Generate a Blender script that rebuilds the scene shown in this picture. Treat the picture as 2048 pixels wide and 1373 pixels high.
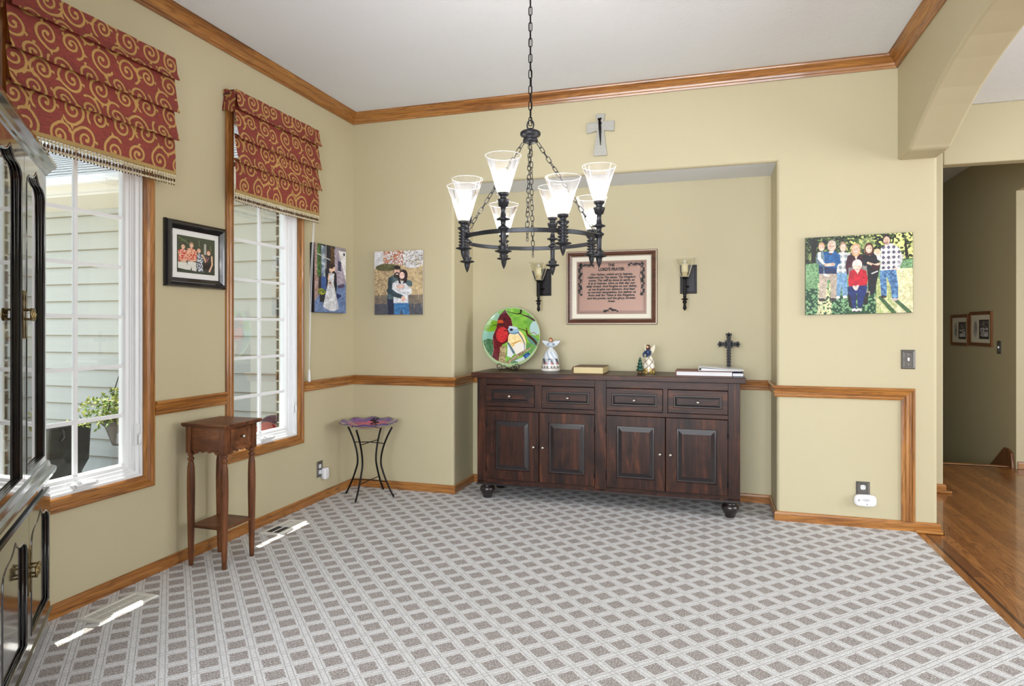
import bpy, math, random
import numpy as np
from mathutils import Vector, Matrix
PI = math.pi
S = bpy.context.scene
C = S.collection
for o in list(bpy.data.objects): bpy.data.objects.remove(o)
random.seed(4); rng = np.random.default_rng(7)

# ------------------------------------------------------------------ camera, world, lights, exposure
YAW = math.radians(17.09); CAM_Z = 1.29
cam = bpy.data.cameras.new('camera'); cam_o = bpy.data.objects.new('camera', cam); C.objects.link(cam_o)
cam_o.location = (0, 0, CAM_Z); cam_o.rotation_euler = (PI/2, 0, YAW)
cam.sensor_width = 36; cam.lens = 1285/2048*36; cam.shift_y = -(686.5-655)/2048
cam.clip_start = .05; cam.clip_end = 200
S.camera = cam_o
S.view_settings.view_transform = 'Standard'; S.view_settings.look = 'None'
S.view_settings.gamma = 1; S.view_settings.use_curve_mapping = False
S.view_settings.exposure = 0.42
w = bpy.data.worlds.new('sky'); S.world = w; w.use_nodes = True
bg = w.node_tree.nodes['Background']; bg.inputs[0].default_value = (.80, .90, 1, 1); bg.inputs[1].default_value = 1.05
def light(name, kind, loc, direction, power, color=(1, 1, 1), size=None, angle=None):
    l = bpy.data.lights.new(name, kind); l.energy = power; l.color = color
    if kind == 'AREA': l.shape = 'RECTANGLE'; l.size, l.size_y = size
    if angle is not None: l.angle = angle
    o = bpy.data.objects.new(name, l); C.objects.link(o); o.location = loc
    o.rotation_euler = Vector(direction).to_track_quat('-Z', 'Y').to_euler(); return o
light('sun', 'SUN', (-6, 6, 9), (.40, -.20, -1), 9.0, (1, .95, .86), angle=.009)
# added fill lamps behind the camera and in the foyer, at assumed windows
light('rear_fill', 'AREA', (-.6, -3.9, 1.65), (-.12, 1, .42), 360, (.90, .95, 1), (4.4, 2.2))
light('foyer_fill', 'AREA', (4.9, 2.6, 1.6), (-1, .1, .1), 105, (.97, .98, 1), (3.0, 2.2))

# ------------------------------------------------------------------ node helpers and materials
def lin(c):
    c = np.asarray(c, float)
    return np.where(c <= .04045, c/12.92, ((c+.055)/1.055)**2.4)
def L(r, g, b): return tuple(float(v) for v in lin(np.array([r, g, b])/255.)) + (1,)
class G:
    def __init__(s, name):
        s.m = bpy.data.materials.new(name); s.m.use_nodes = True; s.t = s.m.node_tree; s.t.nodes.clear()
        s.out = s.t.nodes.new('ShaderNodeOutputMaterial')
    def n(s, typ, ins=None, **kw):
        x = s.t.nodes.new('ShaderNode'+typ)
        for k, v in kw.items(): setattr(x, k, v)
        for k, v in (ins or {}).items():
            if isinstance(v, bpy.types.NodeSocket): s.t.links.new(v, x.inputs[k])
            else: x.inputs[k].default_value = v
        return x
    def ma(s, op, a, b=0., c=0.): return s.n('Math', {0: a, 1: b, 2: c}, operation=op).outputs[0]
    def obj(s): return s.n('TexCoord').outputs['Object']
    def scaled(s, v, sc, loc=(0, 0, 0), rot=(0, 0, 0)):
        return s.n('Mapping', {'Vector': v, 'Scale': sc, 'Location': loc, 'Rotation': rot}).outputs[0]
    def noise(s, v, scale, detail=2., rough=.5, dist=0.):
        return s.n('TexNoise', {'Vector': v, 'Scale': scale, 'Detail': detail, 'Roughness': rough, 'Distortion': dist}).outputs[0]
    def ramp(s, f, stops):
        r = s.n('ValToRGB', {0: f}); e = r.color_ramp.elements
        while len(e) < len(stops): e.new(.5)
        for q, (p, c) in zip(e, stops): q.position = p; q.color = c
        return r.outputs[0]
    def mix(s, f, a, b, blend='MIX'):
        m = s.n('Mix', data_type='RGBA', blend_type=blend)
        for k, v in ((0, f), (6, a), (7, b)):
            if isinstance(v, bpy.types.NodeSocket): s.t.links.new(v, m.inputs[k])
            else: m.inputs[k].default_value = v
        return m.outputs[2]
    def bump(s, h, strength, dist=.01):
        return s.n('Bump', {'Height': h, 'Strength': strength, 'Distance': dist}).outputs[0]
    def pbr(s, col, rough=.5, metal=0., normal=None, coat=0., spec=.5, **kw):
        ins = {'Base Color': col, 'Roughness': rough, 'Metallic': metal, 'Coat Weight': coat, 'Specular IOR Level': spec}
        if coat: ins['Coat Roughness'] = .06
        if normal is not None: ins['Normal'] = normal
        ins.update(kw)
        b = s.n('BsdfPrincipled', ins); s.t.links.new(b.outputs[0], s.out.inputs[0]); return s.m
def plain(name, col, rough=.5, metal=0., coat=0., nscale=30, namt=.06, bump=0., **kw):
    g = G(name); v = g.obj(); f = g.noise(v, nscale, 3.)
    c2 = tuple(max(0, x*(1-namt*2)) for x in col[:3])+(1,)
    c = g.mix(f, col, c2)
    return g.pbr(c, rough, metal, g.bump(g.noise(v, nscale*4), bump, .004) if bump else None, coat, **kw)
M = {}
def wall_paint(name, col):
    g = G(name); v = g.obj(); f = g.noise(v, 2.5, 3.)
    return g.pbr(g.mix(f, col, tuple(x*.97 for x in col[:3])+(1,)), .55, 0, g.bump(g.noise(v, 140, 2.), .06, .004), spec=.35)
M['wall'] = wall_paint('beige_wall_paint', L(194, 184, 152))
def ceiling_mat():
    g = G('stomped_white_ceiling'); v = g.obj(); d = g.noise(v, 9, 3., .6, 1.6); e = g.noise(v, 34, 4., .6, 2.5)
    h = g.ma('MULTIPLY', g.ma('GREATER_THAN', d, .52), e)
    return g.pbr(L(236, 241, 248), .85, 0, g.bump(g.ma('ADD', h, g.ma('MULTIPLY', e, .4)), .32, .008), spec=.2)
M['ceiling'] = ceiling_mat()
def wood(name, axis, light_c, mid_c, dark_c, rough=.32, coat=.35, fine=1., bumps=.12, wide=26):
    g = G(name); v = g.obj(); a = 'xyz'.index(axis)
    sc = [wide, wide, wide]; sc[a] = 1.4
    sf = [230*fine]*3; sf[a] = 9.
    f = g.noise(g.scaled(v, tuple(sc)), 1., 4., .6, .7)
    p = g.noise(g.scaled(v, tuple(sf)), 1., 2., .5)
    c = g.ramp(f, [(.30, dark_c), (.47, mid_c), (.70, light_c)])
    s1 = [11.]*3; s1[a] = .9
    ct = g.ma('SINE', g.ma('MULTIPLY', g.noise(g.scaled(v, tuple(s1)), 1., 1.5, .4, .3), 95.))
    c = g.mix(g.ma('MULTIPLY', g.n('MapRange', {0: ct, 1: .35, 2: .95, 3: 0., 4: 1.}).outputs[0], .38), c, dark_c)
    pore = g.ma('MULTIPLY', g.ma('SMOOTH_MIN', g.ma('MAXIMUM', g.ma('SUBTRACT', p, .56), 0.), .12, .02), 5.)
    c = g.mix(pore, c, tuple(x*.35 for x in dark_c[:3])+(1,))
    return g.pbr(c, rough, 0, g.bump(f, bumps, .003), coat)
for ax in 'xyz':
    M['oak_'+ax] = wood('golden_oak_'+ax, ax, L(186, 130, 66), L(160, 104, 48), L(116, 70, 30))
def dark_wood(name, axis, a, b, c):
    g = G(name); v = g.obj(); k = 'xyz'.index(axis)
    sc = [14.]*3; sc[k] = 1.6
    sf = [120.]*3; sf[k] = 5.
    f = g.noise(g.scaled(v, tuple(sc)), 1., 5., .65, 1.2); p = g.noise(g.scaled(v, tuple(sf)), 1., 2.)
    blot = g.noise(v, 5.5, 3., .6, .5)
    col = g.ramp(f, [(.32, a), (.52, b), (.72, c)])
    col = g.mix(g.ma('MULTIPLY', g.ma('MAXIMUM', g.ma('SUBTRACT', blot, .5), 0.), 3.2), col, a)
    col = g.mix(g.ma('MULTIPLY', g.ma('MAXIMUM', g.ma('SUBTRACT', p, .55), 0.), 3.), col, a)
    return g.pbr(col, .36, 0, g.bump(f, .1, .003), 0., .26)
for ax in 'xz':
    M['walnut_'+ax] = dark_wood('dark_stained_wood_'+ax, ax, L(24, 14, 12), L(58, 31, 21), L(96, 54, 32))
    M['cherry_'+ax] = dark_wood('cherry_stained_wood_'+ax, ax, L(66, 40, 26), L(112, 68, 42), L(150, 98, 62))
M['walnut_edge'] = plain('blackened_wood_edge', L(34, 26, 28), .3, 0, .4)
M['lacquer'] = plain('black_lacquer', L(17, 15, 17), .13, 0, 1.0, namt=.02)
M['iron'] = plain('dark_iron', L(26, 24, 25), .38, .7, nscale=60, bump=.1)
M['bronze'] = plain('dark_pewter_bronze', L(52, 53, 57), .36, .7, nscale=60, bump=.1)
M['nickel'] = plain('brushed_nickel', L(188, 182, 172), .28, 1.)
M['brass'] = plain('antique_brass', L(150, 132, 92), .3, 1.)
M['pewter'] = plain('pewter_plate', L(112, 110, 106), .4, .6)
M['white'] = plain('white_vinyl', L(238, 240, 243), .35, namt=.01)
M['white_plastic'] = plain('white_plastic', L(236, 236, 240), .3, namt=.01)
M['black'] = plain('matt_black', L(18, 17, 18), .6)
M['black_frame'] = plain('black_satin_frame', L(20, 20, 26), .25, 0, .5)
M['mat_white'] = plain('white_mat_board', L(232, 232, 230), .8, namt=.01)
M['cream'] = plain('cream_mat_board', L(228, 222, 206), .8, namt=.01)
M['paper'] = plain('white_paper', L(225, 224, 226), .7, namt=.02)
M['register'] = plain('white_enamel_register', L(226, 226, 222), .35, namt=.02)
M['slot'] = plain('dark_slot', L(60, 60, 60), .8)
M['brown_frame'] = wood('brown_frame_wood', 'x', L(104, 62, 40), L(88, 50, 32), L(58, 32, 24), .3, .4)
M['brown_frame2'] = wood('hall_frame_wood', 'z', L(142, 92, 52), L(122, 76, 42), L(92, 56, 30), .4, .1)
M['bead'] = plain('silvery_brown_bead', L(150, 134, 118), .35, .4)
M['candle'] = plain('cream_candle_sleeve', L(238, 228, 196), .5, namt=.02)
M['amber_socket'] = plain('straw_socket', L(206, 190, 148), .5)
def thin_glass(name, tint, gloss=1., rough=.02, white=0.):
    g = G(name)
    tr = g.n('BsdfTransparent', {'Color': tint}); gl = g.n('BsdfGlossy', {'Color': (1, 1, 1, 1), 'Roughness': rough})
    fr = g.ma('MULTIPLY', g.n('Fresnel', {'IOR': 1.5}).outputs[0], gloss)
    mx = g.n('MixShader', {0: fr, 1: tr.outputs[0], 2: gl.outputs[0]})
    if white:
        df = g.n('BsdfTranslucent', {'Color': tint}); d2 = g.n('BsdfDiffuse', {'Color': tint})
        ad = g.n('MixShader', {0: .5, 1: df.outputs[0], 2: d2.outputs[0]})
        mx = g.n('MixShader', {0: white, 1: mx.outputs[0], 2: ad.outputs[0]})
    g.t.links.new(mx.outputs[0], g.out.inputs[0]); return g.m
M['pane'] = thin_glass('window_pane_glass', (.97, .99, .99, 1), .35)
M['cab_glass'] = thin_glass('cabinet_door_glass', (.55, .57, .6, 1), 1.6)
M['cup_glass'] = thin_glass('clear_cup_glass', (.96, .96, .97, 1), 1., .05, .06)
M['amber_glass'] = thin_glass('pale_amber_glass', (.985, .97, .90, 1), 1.0, .05, .05)
def emit(name, col, st):
    g = G(name); e = g.n('Emission', {0: col, 1: st}); g.t.links.new(e.outputs[0], g.out.inputs[0]); return g.m
M['bulb'] = emit('lit_bulb', (1, .95, .88, 1), 40.)
def painted(name, rough=.5, coat=0., bump=0., translucent=0.):
    g = G(name); a = g.n('VertexColor', layer_name='Col').outputs[0]
    nrm = g.bump(g.noise(g.obj(), 900, 2.), bump, .002) if bump else None
    g.pbr(a, rough, 0, nrm, coat)
    if translucent:
        b = [x for x in g.t.nodes if x.type == 'BSDF_PRINCIPLED'][0]
        t = g.n('BsdfTranslucent', {'Color': a}); mx = g.n('MixShader', {0: translucent, 1: b.outputs[0], 2: t.outputs[0]})
        g.t.links.new(mx.outputs[0], g.out.inputs[0])
    return g.m
M['print'] = painted('printed_picture', .5); M['gloss_print'] = painted('glazed_painting', .12, 1.)
M['fabric'] = painted('scroll_fabric', .75, 0, .2, .22)
def carpet_mat():
    g = G('trellis_carpet'); v = g.obj(); sp = g.n('SeparateXYZ', {0: v}); x, y = sp.outputs[0], sp.outputs[1]
    wob = g.ma('MULTIPLY', g.ma('SUBTRACT', g.noise(v, 60, 2.), .5), .006)
    p = g.ma('ADD', g.ma('MULTIPLY', g.ma('ADD', x, y), .70711), wob)
    q = g.ma('ADD', g.ma('MULTIPLY', g.ma('SUBTRACT', y, x), .70711), wob)
    def cell(c, c0, pitch):
        f = g.ma('FRACT', g.ma('ADD', g.ma('DIVIDE', g.ma('SUBTRACT', c, c0), pitch), .5))
        return g.ma('ABSOLUTE', g.ma('SUBTRACT', f, .5))
    fp = cell(p, 1.189, .1062); fq = cell(q, 2.6216, .1045)
    mx = g.ma('MAXIMUM', fp, fq)
    pile = g.noise(v, 190, 3., .65, .6); fib = g.noise(v, 420, 2.)
    edge = g.ma('ADD', mx, g.ma('MULTIPLY', g.ma('SUBTRACT', pile, .5), .05))
    dark = g.n('MapRange', {0: edge, 1: .29, 2: .335, 3: 1., 4: 0.}).outputs[0]
    def groove(f, c, wd):
        return g.n('MapRange', {0: g.ma('ABSOLUTE', g.ma('SUBTRACT', f, c)), 1: 0., 2: wd, 3: 1., 4: 0.}).outputs[0]
    gr = g.ma('MAXIMUM', groove(fp, .405, .024), groove(fq, .405, .024))
    gr = g.ma('MULTIPLY', gr, g.ma('SUBTRACT', 1., dark))
    light_c = g.ramp(pile, [(.34, L(190, 190, 190)), (.54, L(228, 229, 231)), (.7, L(240, 241, 243))])
    dark_c = g.ramp(pile, [(.36, L(122, 116, 114)), (.52, L(170, 163, 160)), (.66, L(216, 212, 210))])
    c = g.mix(g.ma('MULTIPLY', gr, .7), light_c, L(150, 147, 143)); c = g.mix(dark, c, dark_c)
    hgt = g.ma('SUBTRACT', g.ma('MULTIPLY', pile, .7), g.ma('ADD', g.ma('MULTIPLY', dark, .45), g.ma('MULTIPLY', gr, .4)))
    return g.pbr(c, .95, 0, g.bump(hgt, .55, .008), spec=.1)
M['carpet'] = carpet_mat()
def hardwood():
    g = G('oak_strip_floor'); v = g.obj(); sp = g.n('SeparateXYZ', {0: v}); x, y = sp.outputs[0], sp.outputs[1]
    bx = g.ma('DIVIDE', x, .062); row = g.ma('FLOOR', bx)
    off = g.n('TexWhiteNoise', {'W': row}, noise_dimensions='1D').outputs[0]
    by = g.ma('ADD', g.ma('DIVIDE', y, 1.05), g.ma('MULTIPLY', off, 7.3)); col = g.ma('FLOOR', by)
    idn = g.n('TexWhiteNoise', {'Vector': g.n('CombineXYZ', {0: row, 1: col}).outputs[0]}, noise_dimensions='2D').outputs[0]
    vv = g.n('CombineXYZ', {0: g.ma('MULTIPLY', x, 34.), 1: g.ma('ADD', g.ma('MULTIPLY', y, 3.2), g.ma('MULTIPLY', idn, 40.)), 2: g.ma('MULTIPLY', idn, 11.)}).outputs[0]
    vv = g.n('CombineXYZ', {0: g.ma('MULTIPLY', x, 15.), 1: g.ma('ADD', g.ma('MULTIPLY', y, 1.5), g.ma('MULTIPLY', idn, 40.)), 2: g.ma('MULTIPLY', idn, 11.)}).outputs[0]
    rings = g.ma('SINE', g.ma('MULTIPLY', g.noise(vv, 1., 1.5, .4, .4), 75.))
    gf = g.noise(g.scaled(v, (260, 12, 1)), 1., 2.)
    c = g.ramp(idn, [(0., L(134, 84, 42)), (.35, L(154, 100, 52)), (.7, L(168, 112, 60)), (1., L(116, 70, 36))])
    c = g.mix(g.ma('MULTIPLY', g.n('MapRange', {0: rings, 1: .2, 2: .95, 3: 0., 4: 1.}).outputs[0], .62), c, L(104, 58, 26))
    c = g.mix(g.ma('MULTIPLY', g.ma('MAXIMUM', g.ma('SUBTRACT', gf, .5), 0.), 1.6), c, L(98, 54, 24))
    fx = g.ma('ABSOLUTE', g.ma('SUBTRACT', g.ma('FRACT', bx), .5)); fy = g.ma('ABSOLUTE', g.ma('SUBTRACT', g.ma('FRACT', by), .5))
    gap = g.ma('MAXIMUM', g.ma('GREATER_THAN', fx, .482), g.ma('GREATER_THAN', fy, .4985))
    c = g.mix(g.ma('MULTIPLY', gap, .6), c, L(60, 34, 18))
    return g.pbr(c, .3, 0, g.bump(g.ma('ADD', rings, g.ma('MULTIPLY', gap, -2.)), .05, .002), .45)
M['hardwood'] = hardwood()
M['inlay'] = wood('dark_inlay_strip', 'y', L(92, 52, 28), L(78, 42, 22), L(54, 30, 16))
def siding_mat():
    g = G('cream_lap_siding'); v = g.obj(); f = g.noise(g.scaled(v, (1.5, 1.5, 40)), 1., 4., .6, 1.)
    return g.pbr(g.mix(f, L(206, 210, 206), L(192, 196, 192)), .6, 0, g.bump(f, .3, .003))
M['siding'] = siding_mat()
M['siding_lap_shade'] = plain('tan_lap_shade', L(150, 142, 122), .7)  # shadow lines under the siding laps, painted as thin tan strips
def brick_mat():
    g = G('tan_brick'); v = g.obj()
    idn = g.noise(g.scaled(v, (3, 5, 13)), 1.7, 0.); f = g.noise(v, 60, 4., .7)
    c = g.ramp(idn, [(.3, L(112, 92, 74)), (.5, L(150, 128, 104)), (.7, L(176, 154, 126))])
    return g.pbr(g.mix(f, c, L(86, 70, 58)), .9, 0, g.bump(f, .5, .01))
M['brick'] = brick_mat(); M['mortar'] = plain('mortar', L(188, 184, 174), .95, bump=.3)
def shingle_mat():
    g = G('grey_asphalt_shingles'); v = g.obj(); f = g.noise(v, 160, 3., .8)
    return g.pbr(g.ramp(f, [(.35, L(78, 84, 90)), (.6, L(122, 128, 134))]), .9, 0, g.bump(f, .5, .004))
M['shingle'] = shingle_mat()
M['fascia'] = plain('cream_fascia_paint', L(228, 222, 208), .5, namt=.02)
M['concrete'] = plain('concrete_ground', L(196, 192, 182), .9, nscale=8, bump=.2)
M['leaf'] = plain('green_leaf', L(108, 140, 52), .5, nscale=90, namt=.25)
M['leaf_pale'] = plain('yellow_green_leaf', L(176, 184, 92), .5, nscale=90, namt=.2)
M['maroon'] = plain('maroon_weave', L(84, 30, 38), .6)
M['red'] = plain('red_cushion', L(196, 30, 52), .7)
M['bag'] = plain('dark_grey_plastic', L(62, 62, 60), .5)
M['gold'] = plain('gold_leaf_pages', L(200, 180, 128), .4, .1, nscale=200, namt=.1)
M['cover'] = plain('brown_leather_cover', L(92, 58, 34), .5)
M['maroon_cover'] = plain('maroon_album_cover', L(118, 66, 56), .5)
M['galv'] = plain('mottled_galvanized', L(186, 184, 176), .55, .35, nscale=70, namt=.18)
M['glass_purple'] = painted('purple_art_glass', .12, 1.)
M['figurine'] = painted('glazed_figurine', .3, .5)
M['shadow_gap'] = M['black']

# ------------------------------------------------------------------ mesh builder
class MB:
    def __init__(s): s.v = []; s.f = []; s.m = []; s.sm = []
    def add(s, vs, fs, mi=0, smooth=False):
        k = len(s.v); s.v += [tuple(p) for p in vs]
        for f in fs: s.f.append(tuple(k+i for i in f)); s.m.append(mi); s.sm.append(smooth)
        return s
    def box(s, x0, x1, y0, y1, z0, z1, mi=0):
        v = [(x, y, z) for z in (z0, z1) for y in (y0, y1) for x in (x0, x1)]
        return s.add(v, [(0, 2, 3, 1), (4, 5, 7, 6), (0, 1, 5, 4), (2, 6, 7, 3), (0, 4, 6, 2), (1, 3, 7, 5)], mi)
    def lathe(s, prof, c=(0, 0, 0), seg=20, mi=0, smooth=True, fn=None, rot=None, ph=0.):
        n = len(prof); vs = []
        for k in range(seg):
            a = 2*PI*k/seg+ph
            for r, z in prof:
                if fn: r, z = fn(r, z, a)
                p = Vector((r*math.cos(a), r*math.sin(a), z))
                if rot: p = rot @ p
                vs.append((p.x+c[0], p.y+c[1], p.z+c[2]))
        fs = []
        for k in range(seg):
            k2 = (k+1) % seg
            for i in range(n-1): fs.append((k*n+i, k2*n+i, k2*n+i+1, k*n+i+1))
        if prof[0][0] > 1e-6: fs.append(tuple(k*n for k in reversed(range(seg))))
        if prof[-1][0] > 1e-6: fs.append(tuple(k*n+n-1 for k in range(seg)))
        return s.add(vs, fs, mi, smooth)
    def shell(s, prof, c=(0, 0, 0), seg=24, mi=0, fn=None, smooth=True):   # open surface of revolution
        n = len(prof); vs = []
        for k in range(seg):
            a = 2*PI*k/seg
            for r, z in prof:
                if fn: r, z = fn(r, z, a)
                vs.append((r*math.cos(a)+c[0], r*math.sin(a)+c[1], z+c[2]))
        fs = [(k*n+i, ((k+1) % seg)*n+i, ((k+1) % seg)*n+i+1, k*n+i+1) for k in range(seg) for i in range(n-1)]
        return s.add(vs, fs, mi, smooth)
    def tube(s, path, r, seg=8, closed=False, mi=0, smooth=True, flat=1.):
        P = [Vector(p) for p in path]; n = len(P); rs = r if isinstance(r, (list, tuple)) else [r]*n
        vs = []; prev = None
        for i, p in enumerate(P):
            a = P[(i-1) % n] if (closed or i > 0) else P[0]; b = P[(i+1) % n] if (closed or i < n-1) else P[-1]
            t = (b-a).normalized()
            if prev is None:
                u = Vector((0, 0, 1)) if abs(t.z) < .9 else Vector((1, 0, 0))
            else: u = prev
            u = (u-t*u.dot(t)).normalized(); prev = u; q = t.cross(u)
            for k in range(seg):
                an = 2*PI*k/seg; vs.append(p+(u*math.cos(an)+q*math.sin(an)*flat)*rs[i])
        fs = []
        for i in range(n if closed else n-1):
            j = (i+1) % n
            for k in range(seg): fs.append((i*seg+k, i*seg+(k+1) % seg, j*seg+(k+1) % seg, j*seg+k))
        if not closed: fs += [tuple(reversed(range(seg))), tuple((n-1)*seg+k for k in range(seg))]
        return s.add(vs, fs, mi, smooth)
    def prism(s, poly, axis, a0, a1, mi=0, smooth=False, fn=None):
        # poly in the two remaining axes (order xyz), extruded along axis
        def mk(u, v, w_):
            if fn: return fn(u, v, w_)
            return {'x': (w_, u, v), 'y': (u, w_, v), 'z': (u, v, w_)}[axis]
        n = len(poly); ar = sum(poly[i][0]*poly[(i+1) % n][1]-poly[(i+1) % n][0]*poly[i][1] for i in range(n))
        if ar < 0: poly = list(reversed(poly))
        vs = [mk(u, v, a0) for u, v in poly]+[mk(u, v, a1) for u, v in poly]
        fs = [(i, (i+1) % n, n+(i+1) % n, n+i) for i in range(n)]
        k = len(s.v); s.add(vs, fs, mi, smooth)
        s.f += [tuple(k+i for i in reversed(range(n))), tuple(k+n+i for i in range(n))]; s.m += [mi, mi]; s.sm += [False, False]
        return s
    def sweep(s, path, prof, n, closed=False, mi=0):
        # profile (a,b): a = in-plane offset to the left of travel as seen with n up, b = along n
        P = [Vector(p) for p in path]; N = Vector(n).normalized(); cnt = len(P); vs = []
        for i, p in enumerate(P):
            d0 = (p-P[i-1]).normalized() if (closed or i > 0) else None
            d1 = (P[(i+1) % cnt]-p).normalized() if (closed or i < cnt-1) else None
            if d0 is None: d0 = d1
            if d1 is None: d1 = d0
            m0 = N.cross(d0); m1 = N.cross(d1); m = (m0+m1).normalized(); m = m/max(.3, m.dot(m0))
            for a, b in prof: vs.append(p+m*a+N*b)
        k = len(prof); fs = []
        for i in range(cnt if closed else cnt-1):
            j = (i+1) % cnt
            for q in range(k): fs.append((i*k+q, j*k+q, j*k+(q+1) % k, i*k+(q+1) % k))
        if not closed: fs += [tuple(range(k)), tuple((cnt-1)*k+q for q in reversed(range(k)))]
        return s.add(vs, fs, mi)
    def panel(s, fn, u0, u1, v0, v1, loops, mis=None, cap=0, back=None):
        # concentric rectangles (inset, depth); fn(u,v,d) -> world, d grows towards the viewer
        vs = []
        if back is not None: loops = [(0, back)]+loops; mis = [None]+list(mis) if mis else None
        for i, d in loops:
            for u, v in ((u0+i, v0+i), (u1-i, v0+i), (u1-i, v1-i), (u0+i, v1-i)): vs.append(fn(u, v, d))
        base = len(s.v); s.v += [tuple(p) for p in vs]
        for l in range(len(loops)-1):
            mi = 0 if not mis or mis[l] is None else mis[l]
            for q in range(4):
                s.f.append((base+l*4+q, base+l*4+(q+1) % 4, base+l*4+4+(q+1) % 4, base+l*4+4+q)); s.m.append(mi); s.sm.append(False)
        l = len(loops)-1
        if cap is not None: s.f.append(tuple(base+l*4+q for q in range(4))); s.m.append(cap); s.sm.append(False)
        return s
WM = {}
def obj(name, mb, mats, parent=None, label=None, bevel=0., seg=2, subd=0, recalc=True):
    W0 = WM[parent] if parent else Matrix.Identity(4); inv = W0.inverted()
    me = bpy.data.meshes.new(name)
    me.from_pydata([tuple(inv @ Vector(p)) for p in mb.v] if parent else mb.v, [], mb.f)
    me.polygons.foreach_set('material_index', mb.m); me.polygons.foreach_set('use_smooth', mb.sm)
    for m in (mats if isinstance(mats, (list, tuple)) else [mats]): me.materials.append(M[m] if isinstance(m, str) else m)
    me.update()
    if recalc:
        import bmesh
        b = bmesh.new(); b.from_mesh(me); bmesh.ops.recalc_face_normals(b, faces=b.faces); b.to_mesh(me); b.free()
    o = bpy.data.objects.new(name, me); C.objects.link(o)
    if parent: o.parent = parent
    WM[o] = W0
    if label: o['label'] = label
    if bevel:
        bv = o.modifiers.new('bevel', 'BEVEL'); bv.width = bevel; bv.segments = seg; bv.limit_method = 'ANGLE'; bv.angle_limit = math.radians(40)
        bv.harden_normals = False
    if subd: sb = o.modifiers.new('subd', 'SUBSURF'); sb.levels = sb.render_levels = subd
    return o
def thing(name, label, cat, loc=(0, 0, 0), rz=0., group=None, kind=None):
    o = bpy.data.objects.new(name, None); C.objects.link(o); o.location = loc; o.rotation_euler = (0, 0, rz)
    o.empty_display_size = .1
    WM[o] = Matrix.Translation(loc) @ Matrix.Rotation(rz, 4, 'Z')
    if label: o['label'] = label
    if cat: o['category'] = cat
    if group: o['group'] = group
    if kind: o['kind'] = kind
    return o
def tag(o, label, cat, group=None):
    o['label'] = label; o['category'] = cat
    if group: o['group'] = group
    return o
def struct(name, mb, mats, **kw):
    o = obj(name, mb, mats, **kw); o['kind'] = 'structure'; return o
def arc(cx, cy, r, a0, a1, n): return [(cx+r*math.cos(math.radians(a0+(a1-a0)*i/n)), cy+r*math.sin(math.radians(a0+(a1-a0)*i/n))) for i in range(n+1)]

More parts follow.
